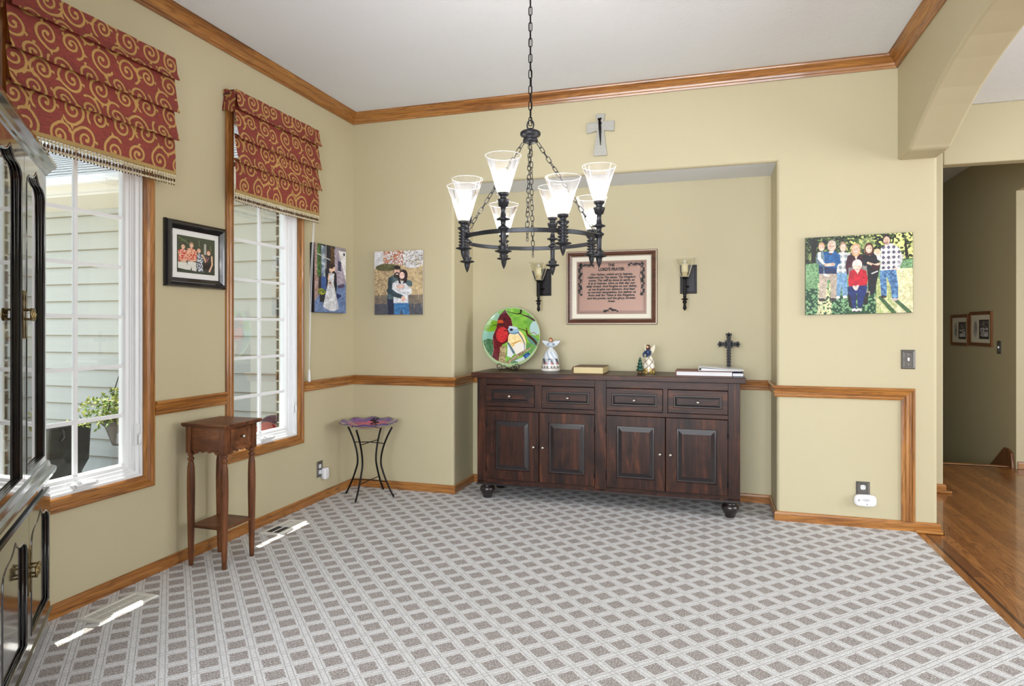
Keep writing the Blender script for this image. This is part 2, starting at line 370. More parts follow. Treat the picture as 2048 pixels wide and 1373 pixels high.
# ------------------------------------------------------------------ painter: colour pictures stored in mesh colours
def vnoise(h, w_, cell, seed=0):
    r = np.random.default_rng(seed); gh, gw = int(h/cell)+3, int(w_/cell)+3; a = r.random((gh, gw))
    y = np.arange(h)/cell; x = np.arange(w_)/cell; yi, xi = y.astype(int), x.astype(int)
    fy, fx = (y-yi)[:, None], (x-xi)[None, :]; fy = fy*fy*(3-2*fy); fx = fx*fx*(3-2*fx)
    return ((a[yi][:, xi]*(1-fx)+a[yi][:, xi+1]*fx)*(1-fy)+(a[yi+1][:, xi]*(1-fx)+a[yi+1][:, xi+1]*fx)*fy)
class Paint:
    def __init__(s, W_, H_, frame, bgc=(128, 128, 128)):
        s.W, s.H = W_, H_; s.x0, s.y0, s.x1, s.y1 = frame
        s.a = np.ones((H_, W_, 3))*np.array(bgc)/255.
        s.X = s.x0+(np.arange(W_)+.5)/W_*(s.x1-s.x0); s.Y = s.y0+(np.arange(H_)+.5)/H_*(s.y1-s.y0)
        s.X, s.Y = np.meshgrid(s.X, s.Y)
    def put(s, mask, c, amt=1., tex=None):
        c = np.array(c)/255.; m = (mask.astype(float)*amt)[..., None]
        if tex is not None:
            c2 = np.array(tex[1])/255.; t = tex[0][..., None]; c = c*(1-t)+c2*t
        s.a = s.a*(1-m)+c*m
    def poly(s, pts, c, amt=1., tex=None):
        m = np.zeros(s.X.shape, bool); n = len(pts)
        for i in range(n):
            (xa, ya), (xb, yb) = pts[i], pts[(i+1) % n]
            if ya == yb: continue
            cnd = ((ya > s.Y) != (yb > s.Y)) & (s.X < (xb-xa)*(s.Y-ya)/(yb-ya)+xa); m ^= cnd
        s.put(m, c, amt, tex); return m
    def ell(s, cx, cy, rx, ry, c, rot=0., amt=1., tex=None):
        r = math.radians(rot); dx, dy = s.X-cx, s.Y-cy
        u = dx*math.cos(r)+dy*math.sin(r); v = -dx*math.sin(r)+dy*math.cos(r)
        m = (u/rx)**2+(v/ry)**2 < 1; s.put(m, c, amt, tex); return m
    def line(s, pts, wd, c, amt=1.):
        wd = wd if isinstance(wd, (list, tuple)) else [wd]*len(pts)
        kx, ky = s.W/(s.x1-s.x0), s.H/(s.y1-s.y0); c = np.array(c)/255.
        for i in range(len(pts)-1):
            (xa, ya), (xb, yb) = pts[i], pts[i+1]; r = max(wd[i], wd[i+1])
            i0 = max(0, int((min(xa, xb)-r-s.x0)*kx)-1); i1 = min(s.W, int((max(xa, xb)+r-s.x0)*kx)+2)
            j0 = max(0, int((min(ya, yb)-r-s.y0)*ky)-1); j1 = min(s.H, int((max(ya, yb)+r-s.y0)*ky)+2)
            if i1 <= i0 or j1 <= j0: continue
            X, Y = s.X[j0:j1, i0:i1], s.Y[j0:j1, i0:i1]; dx, dy = xb-xa, yb-ya; l2 = dx*dx+dy*dy+1e-12
            t = np.clip(((X-xa)*dx+(Y-ya)*dy)/l2, 0, 1); d = np.hypot(X-xa-t*dx, Y-ya-t*dy)
            ww = (wd[i]*(1-t)+wd[i+1]*t)/2; px = 1/kx
            m = (np.clip((ww-d)/px+.5, 0, 1)*amt)[..., None]
            s.a[j0:j1, i0:i1] = s.a[j0:j1, i0:i1]*(1-m)+c*m
    def noise(s, cell, seed=0): return vnoise(s.H, s.W, cell, seed)
    def speck(s, mask, c, thr, cell, seed, amt=1.): s.put(mask & (s.noise(cell, seed) > thr), c, amt)
def grid_obj(name, arr, fn, mat, parent, label=None, thick=0., mask=None):
    H_, W_ = arr.shape[:2]
    uu, vv = np.meshgrid((np.arange(W_))/(W_-1), (np.arange(H_))/(H_-1))
    P = fn(uu, vv); W0 = WM[parent] if parent else Matrix.Identity(4); inv = np.array(W0.inverted())
    Q = np.stack([P[0].ravel(), P[1].ravel(), P[2].ravel(), np.ones(H_*W_)], 1) @ inv.T
    idx = np.arange(H_*W_).reshape(H_, W_)
    fa = np.stack([idx[:-1, :-1], idx[1:, :-1], idx[1:, 1:], idx[:-1, 1:]], -1)
    fa = fa[mask[:-1, :-1]] if mask is not None else fa.reshape(-1, 4)
    me = bpy.data.meshes.new(name); me.vertices.add(H_*W_); me.vertices.foreach_set('co', Q[:, :3].ravel())
    nf = len(fa); me.loops.add(nf*4); me.polygons.add(nf)
    me.loops.foreach_set('vertex_index', fa.ravel().astype(np.int32))
    me.polygons.foreach_set('loop_start', np.arange(nf, dtype=np.int32)*4)
    me.polygons.foreach_set('use_smooth', np.ones(nf, bool)); me.update(calc_edges=True); me.validate()
    at = me.color_attributes.new('Col', 'FLOAT_COLOR', 'POINT')
    col = np.concatenate([lin(np.clip(arr, 0, 1)).reshape(-1, 3), np.ones((H_*W_, 1))], 1)
    at.data.foreach_set('color', col.ravel())
    me.materials.append(M[mat]); o = bpy.data.objects.new(name, me); C.objects.link(o)
    if parent: o.parent = parent
    WM[o] = W0
    if label: o['label'] = label
    return o
def colour_verts(o, fn):      # colour a mesh by its local position
    me = o.data; at = me.color_attributes.new('Col', 'FLOAT_COLOR', 'POINT')
    for i, v in enumerate(me.vertices): at.data[i].color = L(*fn(v.co))

# ================================================================== THE SHELL
XL, YB, XR, XR2, ZC = -2.78, 4.63, 1.144, 1.366, 3.02
AX0, AX1, AY, AZ = -1.895, .430, 5.05, 2.40        # alcove
W1, W2C, HALF, SILL, HEAD = 2.274, 3.565, .32, .53, 2.62
YF = 1.21                                            # front wall, beside the opening the camera looks through
struct('floor', MB().box(XL-.1, 1.24, YF-.14, 5.1, -.05, 0), 'carpet')
f2 = MB().box(1.287, 5.0, -4.2, 7.06, -.05, -.004).box(1.24, 1.287, YF-.14, 4.7, -.05, -.004).box(XL, 1.287, -4.2, YF-.14, -.05, -.004)
struct('floor', f2, 'hardwood')
struct('floor', MB().box(1.287, 1.303, 1.0, 4.60, -.01, -.0025), 'inlay')
struct('ceiling', MB().box(XL-.1, XR+.01, YF-.14, 5.15, ZC, ZC+.12).box(XL-.15, 5.1, -4.2, YF-.14, ZC, ZC+.12).box(XR+.01, 5.1, YF-.14, 12, ZC, ZC+.12), 'ceiling')
struct('ceiling_alcove', MB().box(AX0-.02, AX1+.02, YB+.03, AY+.02, AZ, AZ+.02), 'ceiling')
# left wall with two window openings
wl = MB()
x0, x1 = XL-.15, XL
segs = [(YF-.14, W1-HALF), (W1+HALF, W2C-HALF), (W2C+HALF, 5.2)]
for a, b in segs: wl.box(x0, x1, a, b, -.05, ZC)
for c in (W1, W2C): wl.box(x0, x1, c-HALF, c+HALF, -.05, SILL).box(x0, x1, c-HALF, c+HALF, HEAD, ZC)
struct('wall_left', wl, 'wall')
R_ = .022
wb = MB()
wb.prism([(XL, YB), (AX0-R_, YB)]+arc(AX0-R_, YB+R_, R_, -90, 0, 6)+[(AX0, AY), (AX0, 5.15), (XL, 5.15)], 'z', -.05, ZC)
wb.prism([(AX1, 5.15), (AX1, YB+R_)]+arc(AX1+R_, YB+R_, R_, 180, 270, 6)+[(XR2-R_, YB)]+arc(XR2-R_, YB+R_, R_, -90, 0, 6)+[(XR2, 5.15)], 'z', -.05, ZC)
wb.box(AX0-.01, AX1+.01, AY, 5.15, -.05, ZC)
wb.prism([(YB, ZC), (YB, AZ+R_)]+arc(YB+R_, AZ+R_, R_, 180, 270, 6)+[(AY+.01, AZ+.003), (AY+.01, ZC)], 'x', AX0-R_, AX1+R_)
struct('wall_back', wb, 'wall')
struct('wall_front', MB().box(XL, -1.86, YF-.14, YF, -.05, ZC), 'wall')
# arch between dining room and hall
ap = [(YB+.01, 2.352), (4.41, 2.352), (4.385, 2.358), (4.36, 2.372), (4.183, 2.451), (4.05, 2.505), (3.912, 2.554), (3.79, 2.587), (3.677, 2.614), (3.489, 2.648), (3.288, 2.668), (3.1, 2.678), (2.95, 2.681)]
am = ap+[(5.9-y, z) for y, z in reversed(ap[:-1])]
am = [(YB+.01, ZC), ]+am[:-1]+[(1.27, 2.352), (1.27, ZC)]
struct('wall_arch', MB().prism(am, 'x', XR, XR2), 'wall', bevel=.018, seg=4)
struct('wall_arch_pier', MB().box(XR, XR2, YF-.3, 1.27, -.05, ZC), 'wall')
# hall: wall with wide opening, stairwell beyond
HY = 5.80
wh = MB().box(XR2-.2, 1.75, HY, HY+.12, -.05, ZC).box(1.75, 5.0, HY, HY+.12, 2.562, ZC).box(XR2-.2, XR2, 5.15, HY, -.05, ZC)
struct('wall_hall', wh, 'wall', bevel=.012, seg=3)
ws = MB().box(2.68, 2.82, 6.97, 10.0, -2.2, ZC).box(2.68, 2.82, HY+.12, 6.97, 2.54, ZC).box(2.82, 5.0, 6.97, 7.1, -.05, ZC)
ws.box(1.3, 2.68, 9.9, 10.0, -2.2, ZC).box(1.55, 1.68, HY+.12, 10, -2.2, ZC)
struct('wall_stairwell', ws, 'wall')
struct('wall_right', MB().box(5.0, 5.1, -4.2, .9, -.05, ZC).box(5.0, 5.1, 4.3, 7.1, -.05, ZC).box(5.0, 5.1, .9, 4.3, -.05, .45).box(5.0, 5.1, .9, 4.3, 2.75, ZC), 'wall')
struct('wall_rear', MB().box(XL-.1, -2.8, -4.25, -4.1, 0, ZC).box(1.6, 5.1, -4.25, -4.1, 0, ZC).box(-2.8, 1.6, -4.25, -4.1, -.05, .5).box(-2.8, 1.6, -4.25, -4.1, 2.8, ZC), 'wall')
struct('wall_left_rear', MB().box(XL-.1, XL, -4.2, YF-.14, -.05, ZC), 'wall')
st = MB()
for k in range(11): st.box(1.68, 2.68, 7.06+k*.26, 7.06+(k+1)*.26+.02, -2.2, -.19*(k+1))
st.box(1.68, 2.68, 7.0, 7.07, -.19, -.004)
struct('floor_stairs', st, 'carpet')
struct('trim_nosing', MB().box(1.68, 2.68, 7.03, 7.09, -.03, .003), 'oak_x', bevel=.008)
sk = MB().prism([(6.99, 0), (7.02, .13), (7.10, .155), (7.17, .155), (7.55, -.12), (7.55, -.3), (6.99, -.2)], 'x', 2.655, 2.679)
struct('trim_stair_skirt', sk, 'brown_frame2', bevel=.004)

# ---- mouldings
def rail_prof(): return [(0, 0), (.010, .002), (.014, .012), (.012, .020), (.017, .026), (.019, .040), (.013, .046), (.017, .056), (.026, .062), (.027, .070), (.020, .076), (0, .076)]
def base_prof(h=.062): return [(0, 0), (.014, 0), (.014, h-.016), (.010, h-.004), (.004, h), (0, h)]
def crown_prof(): return [(0, -.078), (.010, -.078), (.013, -.066), (.019, -.062), (.022, -.050), (.036, -.030), (.054, -.016), (.060, -.013), (.062, -.004), (.068, -.003), (.068, 0), (0, 0)]
UP = (0, 0, 1)
def run(name, pts, prof, z, mat):
    struct(name, MB().sweep([(x, y, z) for x, y in pts], prof, UP), mat)
# paths travel so that the room lies on their left: right-to-left along the back wall, then towards the camera on the left wall
cr = crown_prof()
e = .0015
run('trim_crown_back', [(XR-e, YB-e), (XL+e, YB-e)], cr, ZC, 'oak_x')
def mitred(name, p0, p1, prof, z, mat, m0=0, m1=0):
    # straight run; m0/m1 = +1 lengthens, -1 shortens with the offset (inside corner = -1)
    d = (Vector(p1)-Vector(p0)).normalized(); nrm = Vector((-d.y, d.x)); vs = []
    for p, s_, m in ((p0, -1, m0), (p1, 1, m1)):
        for a, b in prof:
            q = Vector(p)+nrm*a+d*(s_*m*a); vs.append((q.x, q.y, z+b))
    k = len(prof); fs = [(q, k+q, k+(q+1) % k, (q+1) % k) for q in range(k)]+[tuple(range(k)), tuple(k+q for q in reversed(range(k)))]
    struct(name, MB().add(vs, fs), mat)
bpy.data.objects.remove(bpy.data.objects['trim_crown_back'])
mitred('trim_crown_back', (XR-e, YB-e), (XL+e, YB-e), cr, ZC-e, 'oak_x', -1, -1)
mitred('trim_crown_left', (XL+e, YB-e), (XL+e, YF), cr, ZC-e, 'oak_y', -1, 0)
mitred('trim_crown_right', (XR-e, YF), (XR-e, YB-e), cr, ZC-e, 'oak_y', 0, -1)
bp = base_prof()
mitred('baseboard_left', (XL+e, YB-e), (XL+e, 2.0), bp, 0, 'oak_y', -1, 0)
mitred('baseboard_back', (AX0, YB-e), (XL+e, YB-e), bp, 0, 'oak_x', 1, -1)
mitred('baseboard_alcove_left', (AX0+e, AY-e), (AX0+e, YB-e), bp, 0, 'oak_y', -1, 1)
mitred('baseboard_alcove_back', (AX1-e, AY-e), (AX0+e, AY-e), bp, 0, 'oak_x', -1, -1)
mitred('baseboard_alcove_right', (AX1-e, YB-e), (AX1-e, AY-e), bp, 0, 'oak_y', 1, -1)
mitred('baseboard_right', (XR2+e, YB-e), (AX1-e, YB-e), bp, 0, 'oak_x', 1, 1)
mitred('baseboard_pier', (XR2+e, 5.15), (XR2+e, YB-e), bp, 0, 'oak_y', 0, 1)
struct('trim_shoe', MB().box(1.235, XR2+.035, YB-.033, YB-.015, -.003, .016).box(XR2+.0155, XR2+.035, YB-.033, YB+.2, -.003, .016), 'oak_x', bevel=.006)
mitred('baseboard_hall', (1.75+e, HY-e), (XR2, HY-e), bp, 0, 'oak_x', 1, 0)
struct('trim_hall_shoe', MB().box(1.5, 1.80, HY-.035, HY-.015, -.003, .016), 'oak_x', bevel=.006)
mitred('baseboard_stair', (5.0, 6.97-e), (2.69, 6.97-e), bp, 0, 'oak_x')
rp = rail_prof(); RZ = .826
mitred('trim_rail_left_far', (XL+e, YB-e), (XL+e, W2C+.386), rp, RZ, 'oak_y', -1, 0)
mitred('trim_rail_left_near', (XL+e, W2C-.386), (XL+e, W1+.386), rp, RZ, 'oak_y')
mitred('trim_rail_back', (AX0, YB-e), (XL+e, YB-e), rp, RZ, 'oak_x', 1, -1)
mitred('trim_rail_alcove_left', (AX0+e, AY-e), (AX0+e, YB-e), rp, RZ, 'oak_y', -1, 1)
mitred('trim_rail_alcove_back', (AX1-e, AY-e), (AX0+e, AY-e), rp, RZ, 'oak_x', -1, -1)
mitred('trim_rail_alcove_right', (AX1-e, YB-e), (AX1-e, AY-e), rp, RZ, 'oak_y', 1, -1)
# right piece: horizontal rail turning down to the baseboard (mitred frame corner)
pr_r = [(a, b) for a, b in [(0, 0), (0, .010), (.012, .014), (.020, .012), (.026, .017), (.040, .019), (.046, .013), (.056, .017), (.062, .026), (.070, .027), (.076, .020), (.076, 0)]]
# in-plane offset measured downwards/inwards from the outer edge
hz = MB(); zt, xr = RZ+.076, 1.238
vs = []
for k_, (pt, m) in enumerate((((AX1-e, zt), (0, 1)), ((xr, zt), (-1, 1)), ((xr, .062), (-1, 0)))):
    for a, b in pr_r:
        a2 = .076-a
        if k_ == 0: vs.append((pt[0]-(b if b > 0 else 0), YB-e-b, zt-a2))
        elif k_ == 1: vs.append((xr-a2, YB-e-b, zt-a2))
        else: vs.append((xr-a2, YB-e-b, .062))
k = len(pr_r); f_h = [(q, k+q, k+(q+1) % k, (q+1) % k) for q in range(k)]
struct('trim_rail_right', MB().add(vs[:2*k], f_h+[tuple(range(k)), tuple(k+q for q in range(k))]), 'oak_x')
struct('trim_rail_upright', MB().add(vs[k:], f_h+[tuple(range(k)), tuple(k+q for q in range(k))]), 'oak_z')

# ---- windows
def window(n, yc):
    t = thing('window_%d' % n, None, None, (XL, yc, SILL), kind='structure')
    o0, o1, z0, z1 = yc-HALF-.065, yc+HALF+.065, SILL-.065, HEAD+.065
    pf = [(0, 0), (0, .012), (.008, .017), (.020, .018), (.028, .012), (.036, .016), (.050, .012), (.058, .013), (.065, .006), (.065, 0)]
    def side(p0, p1, inn):     # casing board in plane x = XL; p = outer corners (y,z), inn = directions inwards at each end
        vs = []
        for (y, z), (iy, iz) in zip((p0, p1), inn):
            for a, b in pf: vs.append((XL+e+b, y+iy*a, z+iz*a))
        k = len(pf)
        return MB().add(vs, [(q, k+q, k+(q+1) % k, (q+1) % k) for q in range(k)]+[tuple(range(k)), tuple(k+q for q in range(k))])
    obj('casing', side((o0, z0), (o0, z1), ((1, 1), (1, -1))), 'oak_z', t)
    obj('casing', side((o1, z0), (o1, z1), ((-1, 1), (-1, -1))), 'oak_z', t)
    obj('casing', side((o0, z0), (o1, z0), ((1, 1), (-1, 1))), 'oak_y', t)
    obj('casing', side((o0, z1), (o1, z1), ((1, -1), (-1, -1))), 'oak_y', t)
    def fr(x_in, y0, y1, za, zb, loops):  # hollow frame in plane x
        m = MB(); vs = []
        for i, d in loops:
            for y, z in ((y0+i, za+i), (y1-i, za+i), (y1-i, zb-i), (y0+i, zb-i)): vs.append((x_in+d, y, z))
        nl = len(loops); fs = [(l*4+q, l*4+(q+1) % 4, ((l+1) % nl)*4+(q+1) % 4, ((l+1) % nl)*4+q) for l in range(nl) for q in range(4)]
        return m.add(vs, fs)
    a0, a1 = yc-HALF+.0005, yc+HALF-.0005
    obj('frame', fr(XL, a0, a1, SILL, HEAD, [(0, -.001), (.012, -.001), (.012, -.012), (.026, -.018), (.028, -.03), (.034, -.03), (.034, -.12), (0, -.12)]), 'white', t)
    obj('sash', fr(XL, a0+.029, a1-.029, SILL+.029, HEAD-.029, [(0, -.034), (.014, -.034), (.018, -.040), (.032, -.044), (.0385, -.055), (.0385, -.075), (0, -.075)]), 'white', t)
    g0, g1, gz0 = yc-.2525, yc+.2525, .595; step = .2493; gz1 = SILL+HEAD-gz0
    obj('glass', MB().box(XL-.064, XL-.060, g0-.004, g1+.004, gz0-.004, gz1+.004), 'pane', t)
    mb_ = MB().box(XL-.069, XL-.054, yc-.009, yc+.009, gz0, gz1)
    obj('muntin', mb_, 'white', t)
    for k in range(1, 8):
        z = gz0+k*step*(gz1-gz0)/(step*7.72)
        z = gz0+k*.2493
        if z > gz1-.02: break
        obj('muntin', MB().box(XL-.0688, XL-.0542, g0, g1, z-.009, z+.009), 'white', t)
    cr_ = MB().prism(arc(yc-.05, SILL+.030, .017, 90, 270, 8)+arc(yc+.05, SILL+.030, .012, -90, 90, 8), 'x', XL-.010, XL+.014)
    cr_.tube([(XL+.016, yc+.04, SILL+.032), (XL+.02, yc-.01, SILL+.036), (XL+.019, yc-.06, SILL+.032)], [.009, .008, .010])
    obj('crank_handle', cr_, 'white', t, bevel=.004)
    lk = MB().prism(arc(a1-.020, .70, .009, 180, 360, 6)+arc(a1-.020, .79, .009, 0, 180, 6), 'x', XL-.018, XL-.006)
    lk.tube([(XL-.004, a1-.020, .745), (XL+.008, a1-.022, .74), (XL+.010, a1-.024, .69)], [.006, .006, .007])
    obj('lock_lever', lk, 'white', t)
window(1, W1); window(2, W2C)

# ---- outside: brick veneer, eave, garage wing
OX = -3.02
br = MB()
ow = [(W1-.41, W1+.43), (W2C-.41, W2C+.41)]
prev_y = 0.6
for a, b in ow+[(5.0, 5.0)]:
    br.box(OX+.006, -2.955, prev_y, a-.006, -.4, 3.1, 1)
    # courses of bricks on this pier
    for k in range(46):
        z = -.38+k*.0755; off = .1 if k % 2 else 0.; y = prev_y-off
        while y < a:
            y0_, y1_ = max(y, prev_y), min(y+.19, a)
            if y1_-y0_ > .02: br.box(OX-.004*(k % 2), -2.952, y0_, y1_, z, z+.064)
            y += .2
    prev_y = b
for a, b in ow: br.box(OX, -2.955, a, b, -.4, .44).box(OX, -2.955, a, b, 2.72, 3.1)
struct('wall_exterior_brick', br, ['brick', 'mortar'])
struct('trim_eave', MB().box(-3.70, -2.9, -.5, 4.42, 3.10, 3.16).box(-3.73, -3.70, -.5, 4.42, 3.06, 3.2), 'fascia')
struct('ground_outside', MB().box(-14, -2.93, -6, 12, -.45, -.40), 'concrete')
GY = 5.10
sd = MB(); ex = .178
for k in range(18):
    z = -.4+k*ex
    if z > 2.55: break
    sd.add([(-12, GY-.024, z), (-2.96, GY-.024, z), (-2.96, GY-.004, z+ex), (-12, GY-.004, z+ex), (-12, GY, z), (-2.96, GY, z)], [(0, 1, 2, 3), (0, 4, 5, 1)])
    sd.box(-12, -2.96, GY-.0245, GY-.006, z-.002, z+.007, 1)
sd.box(-12, -2.96, GY, GY+.1, -.4, 3.0)
struct('wall_garage_siding', sd, ['siding', 'siding_lap_shade'])
struct('trim_garage_soffit', MB().box(-12, -3.05, 4.50, GY-.015, 2.515, 2.53).box(-12, -3.05, 4.485, 4.50, 2.505, 2.645).box(-12, -3.05, 4.475, 4.485, 2.50, 2.52), 'fascia')
struct('trim_gutter', MB().prism([(4.40, 2.665), (4.40, 2.62), (4.415, 2.60), (4.484, 2.60), (4.484, 2.665)], 'x', -12, -3.92), 'white')
rf = MB()
for k in range(20):
    y = 4.42+k*.14; z = 2.672+k*.14*.5
    rf.add([(-12, y, z), (-3.0, y, z), (-3.0, y+.15, z+.068), (-12, y+.15, z+.068), (-12, y, z-.012), (-3.0, y, z-.012)], [(0, 1, 2, 3), (4, 5, 1, 0)])
    x = -12+(k % 3)*.11
    while x < -3.1:
        rf.box(x, x+.007, y-.002, y+.14, z-.002, z+.003, 1) if False else rf.add([(x, y, z+.001), (x+.008, y, z+.001), (x+.008, y+.145, z+.0745), (x, y+.145, z+.0745)], [(0, 1, 2, 3)], 1)
        x += .33
struct('roof_garage', rf, ['shingle', 'slot'])

# ================================================================== SCROLL FABRIC AND ROMAN SHADES
def scroll_canvas(W_, H_, wm, hm, seed):
    P = Paint(W_, H_, (0, 0, wm, hm), (136, 60, 52)); r = random.Random(seed)
    n = P.noise(3, 1); st_ = vnoise(H_*4, W_, 5, 2)[::4]
    P.put(np.ones(P.X.shape, bool), (126, 54, 50), 1., (st_, (156, 70, 56)))
    gold, dk = (205, 164, 98), (104, 44, 34)
    strokes = []
    def spiral(cx, cy, r0, a0, hand, turns=1.7):
        pts, ws_ = [], []
        for i in range(46):
            t = i/45; a = a0+hand*2*PI*turns*t; rr = r0*(1-t)**.85+.004
            pts.append((cx+rr*math.cos(a), cy+rr*math.sin(a)*1.08)); ws_.append(.0115*(1-.35*t) if t < .93 else .015)
        strokes.append((pts, ws_)); return pts[0]
    def bez(a, b, c, d, w0, w1, n_=24):
        pts, ws_ = [], []
        for i in range(n_):
            t = i/(n_-1); q = [((1-t)**3)*a[k]+3*t*(1-t)**2*b[k]+3*t*t*(1-t)*c[k]+t**3*d[k] for k in (0, 1)]
            pts.append(tuple(q)); ws_.append(w0+(w1-w0)*t+.003*math.sin(PI*t))
        strokes.append((pts, ws_))
    dx, dy = .132, .112
    for i in range(-1, int(wm/dx)+3):
        for j in range(-1, int(hm/dy)+2):
            cx = (i+(.5 if j % 2 else 0))*dx+r.uniform(-.010, .010)+.02; cy = j*dy+.04+r.uniform(-.010, .010); hand = 1 if (i+j) % 2 else -1
            r0 = .047 if (i+2*j) % 3 else .039; a0 = r.choice([-.6, .9, 2.3, 3.9])+r.uniform(-.3, .3)
            p0 = spiral(cx, cy, r0, a0, hand, 1.55)
            # tail leaves the outer end tangentially and bends back the other way, ending in a bud
            ang = a0-hand*PI/2; pts, ws_ = [p0], [.0115]; x, y = p0; k1 = hand*8.
            for q in range(16):
                ang += .0058*(k1*(1 if q < 3 else -3.2)); x += .0058*math.cos(ang); y += .0058*math.sin(ang)*1.08; pts.append((x, y)); ws_.append(.0115-.0035*q/16 if q < 13 else .012-.004*(q-13))
            strokes.append((pts, ws_))
            mx_, my_ = pts[5]; ba = ang+hand*1.9
            strokes.append(([(mx_, my_), (mx_+.014*math.cos(ba), my_+.014*math.sin(ba)), (mx_+.026*math.cos(ba+.5*hand), my_+.026*math.sin(ba+.5*hand))], [.006, .013, .003]))
            fa = a0+hand*2.2; fx_, fy_ = cx+r0*.95*math.cos(fa), cy+r0*.95*math.sin(fa)*1.08
            strokes.append(([(fx_, fy_), (fx_+.012*math.cos(fa+.5), fy_+.012*math.sin(fa+.5)), (fx_+.020*math.cos(fa+.9), fy_+.020*math.sin(fa+.9))], [.007, .011, .002]))
    for pts, ws_ in strokes: P.line(pts, [q+.0042 for q in ws_], dk, .9)
    for pts, ws_ in strokes: P.line(pts, ws_, gold)
    for pts, ws_ in strokes: P.line(pts, [q*.30 for q in ws_], (186, 142, 80), .8)
    P.a *= (1+.05*(n[..., None]-.5)); return P.a
SW = .85; canvas = None
path = [(-2.700, 2.706)]
lips = [2.588, 2.418, 2.272]
px_, pz_ = -2.686, 2.706; path = [(px_, pz_)]
for zl in lips:
    zs = path[-1][1]
    for t in (.35, .7, .92): path.append((-2.694+(.034)*t**1.6 if len(path) > 1 else -2.688+.028*t, zs+(zl-zs)*t))
    path += [(-2.657, zl), (-2.662, zl-.005), (-2.682, zl+.006), (-2.696, zl+.026)]
path += [(-2.690, 2.21), (-2.688, 2.105)]
seg_l = [0.]
for a, b in zip(path[:-1], path[1:]): seg_l.append(seg_l[-1]+math.hypot(a[0]-b[0], a[1]-b[1]))
TOT = seg_l[-1]
canvas = scroll_canvas(330, int(330*TOT/SW), SW, TOT, 3)
pa = np.array(path); sl = np.array(seg_l)/TOT
def shade(y0, label, roll):
    t = thing('roman_shade', label, 'window shade', (XL, y0+SW/2, 2.1), 0, 'scroll pattern shades over the windows')
    cv = np.roll(canvas, roll, axis=1)
    def fn(u, v):
        X = np.interp(v, sl, pa[:, 0]); Z = np.interp(v, sl, pa[:, 1])
        sag = .006*np.sin(u*PI*2.3+1)*v+.003*np.sin(u*17)*v
        flare = 1+.0*v
        return X+sag*.6+.002*np.sin(u*31+v*9), y0+SW*u*flare, Z-.004*np.sin(u*PI)*v
    grid_obj('cloth', cv, fn, 'fabric', t)
    sub = cv[20:60, 40:90]
    for yy in (y0, y0+SW):
        grid_obj('side_return', sub, lambda u, v, yy=yy: (XL+.002+(-.688+.78-.002)*0+u*.088, yy+0*u+.006*np.sin(v*5), 2.704-.125*v+.01*np.sin(u*6)), 'fabric', t)
    obj('mounting_board', MB().box(XL+.001, -2.70, y0+.004, y0+SW-.004, 2.68, 2.705), 'maroon', t)
    fm = MB()
    n = 52
    for i in range(n):
        y = y0+.008+i*(SW-.016)/(n-1); dz = -.004*math.sin(i/(n-1)*PI)
        for mi, zz, r, hh in ((0, 2.086, .0085, .007), (0, 2.074, .0035, .008), (1, 2.063, .0050, .010), (0, 2.048, .0068, .006), (1, 2.040, .0030, .005)):
            fm.lathe([(.0005, zz+hh), (r, zz+hh*.5), (r, zz-hh*.5), (.0005, zz-hh)], (-2.688+random.uniform(-.002, .002), y+random.uniform(-.001, .001), dz), 5, mi)
    obj('fringe', fm, [plain_c('fringe_cream', 226, 214, 180), plain_c('fringe_brown', 96, 70, 44)], t, recalc=False)
    obj('gimp_braid', MB().box(-2.692, -2.682, y0-.001, y0+SW+.001, 2.090, 2.110), plain_c('gold_braid', 176, 146, 90), t, bevel=.003)
_pc = {}
def plain_c(name, r, g, b, rough=.8, **kw):
    if name not in _pc: _pc[name] = plain(name, L(r, g, b), rough, nscale=220, namt=.12, **kw)
    return _pc[name]
shade(W1-.416+.004, 'red and gold scroll-pattern roman shade over the nearer window, beside the black china cabinet', 0)
shade(3.16, 'red and gold scroll-pattern roman shade over the far window, nearer the room corner', 120)
t = thing('shade_pull_cord', 'long white pull cord with tassel hanging beside the far window', 'cord', (-2.745, 3.975, .90))
cd = MB().tube([(-2.70, 3.972, 2.12), (-2.735, 3.975, 1.6), (-2.745, 3.977, .99)], .0022, 6).tube([(-2.70, 3.980, 2.12), (-2.730, 3.985, 1.6), (-2.745, 3.979, .99)], .0022, 6)
obj('cord', cd, 'white', t)
obj('cord_tassel', MB().lathe([(.001, .99), (.006, .985), (.009, .93), (.011, .90), (.001, .897)], (-2.745, 3.978, 0), 10), 'white', t)

# ================================================================== BUFFET SIDEBOARD IN THE ALCOVE
SBX0, SBX1, SBY0, SBY1 = -1.674, .196, 4.555, 4.985
sb = thing('sideboard', 'long dark-stained wooden sideboard with four drawers and four doors, standing in the alcove', 'sideboard', ((SBX0+SBX1)/2, (SBY0+SBY1)/2, 0))
b = MB()
b.box(SBX0, SBX0+.022, SBY0+.02, SBY1, .118, .914).box(SBX1-.022, SBX1, SBY0+.02, SBY1, .118, .914).box(SBX0, SBX1, SBY1-.015, SBY1, .118, .914)
b.box(SBX0, SBX1, SBY0, SBY1, .118, .135)
obj('carcass', b, 'walnut_z', sb)
DX = [(-1.599, -1.231), (-1.171, -.784), (-.699, -.311), (-.274, .117)]
GX = [(-1.599, -1.1955), (-1.1905, -.784), (-.699, -.2935), (-.2885, .117)]
b = MB()
yb0, yb1 = SBY0, SBY0+.024
for x0, x1 in ((SBX0, -1.601), (-.782, -.701), (.119, SBX1)): obj('face_stile', MB().box(x0, x1, yb0, yb1, .13, .914), 'walnut_z', sb, bevel=.0015)
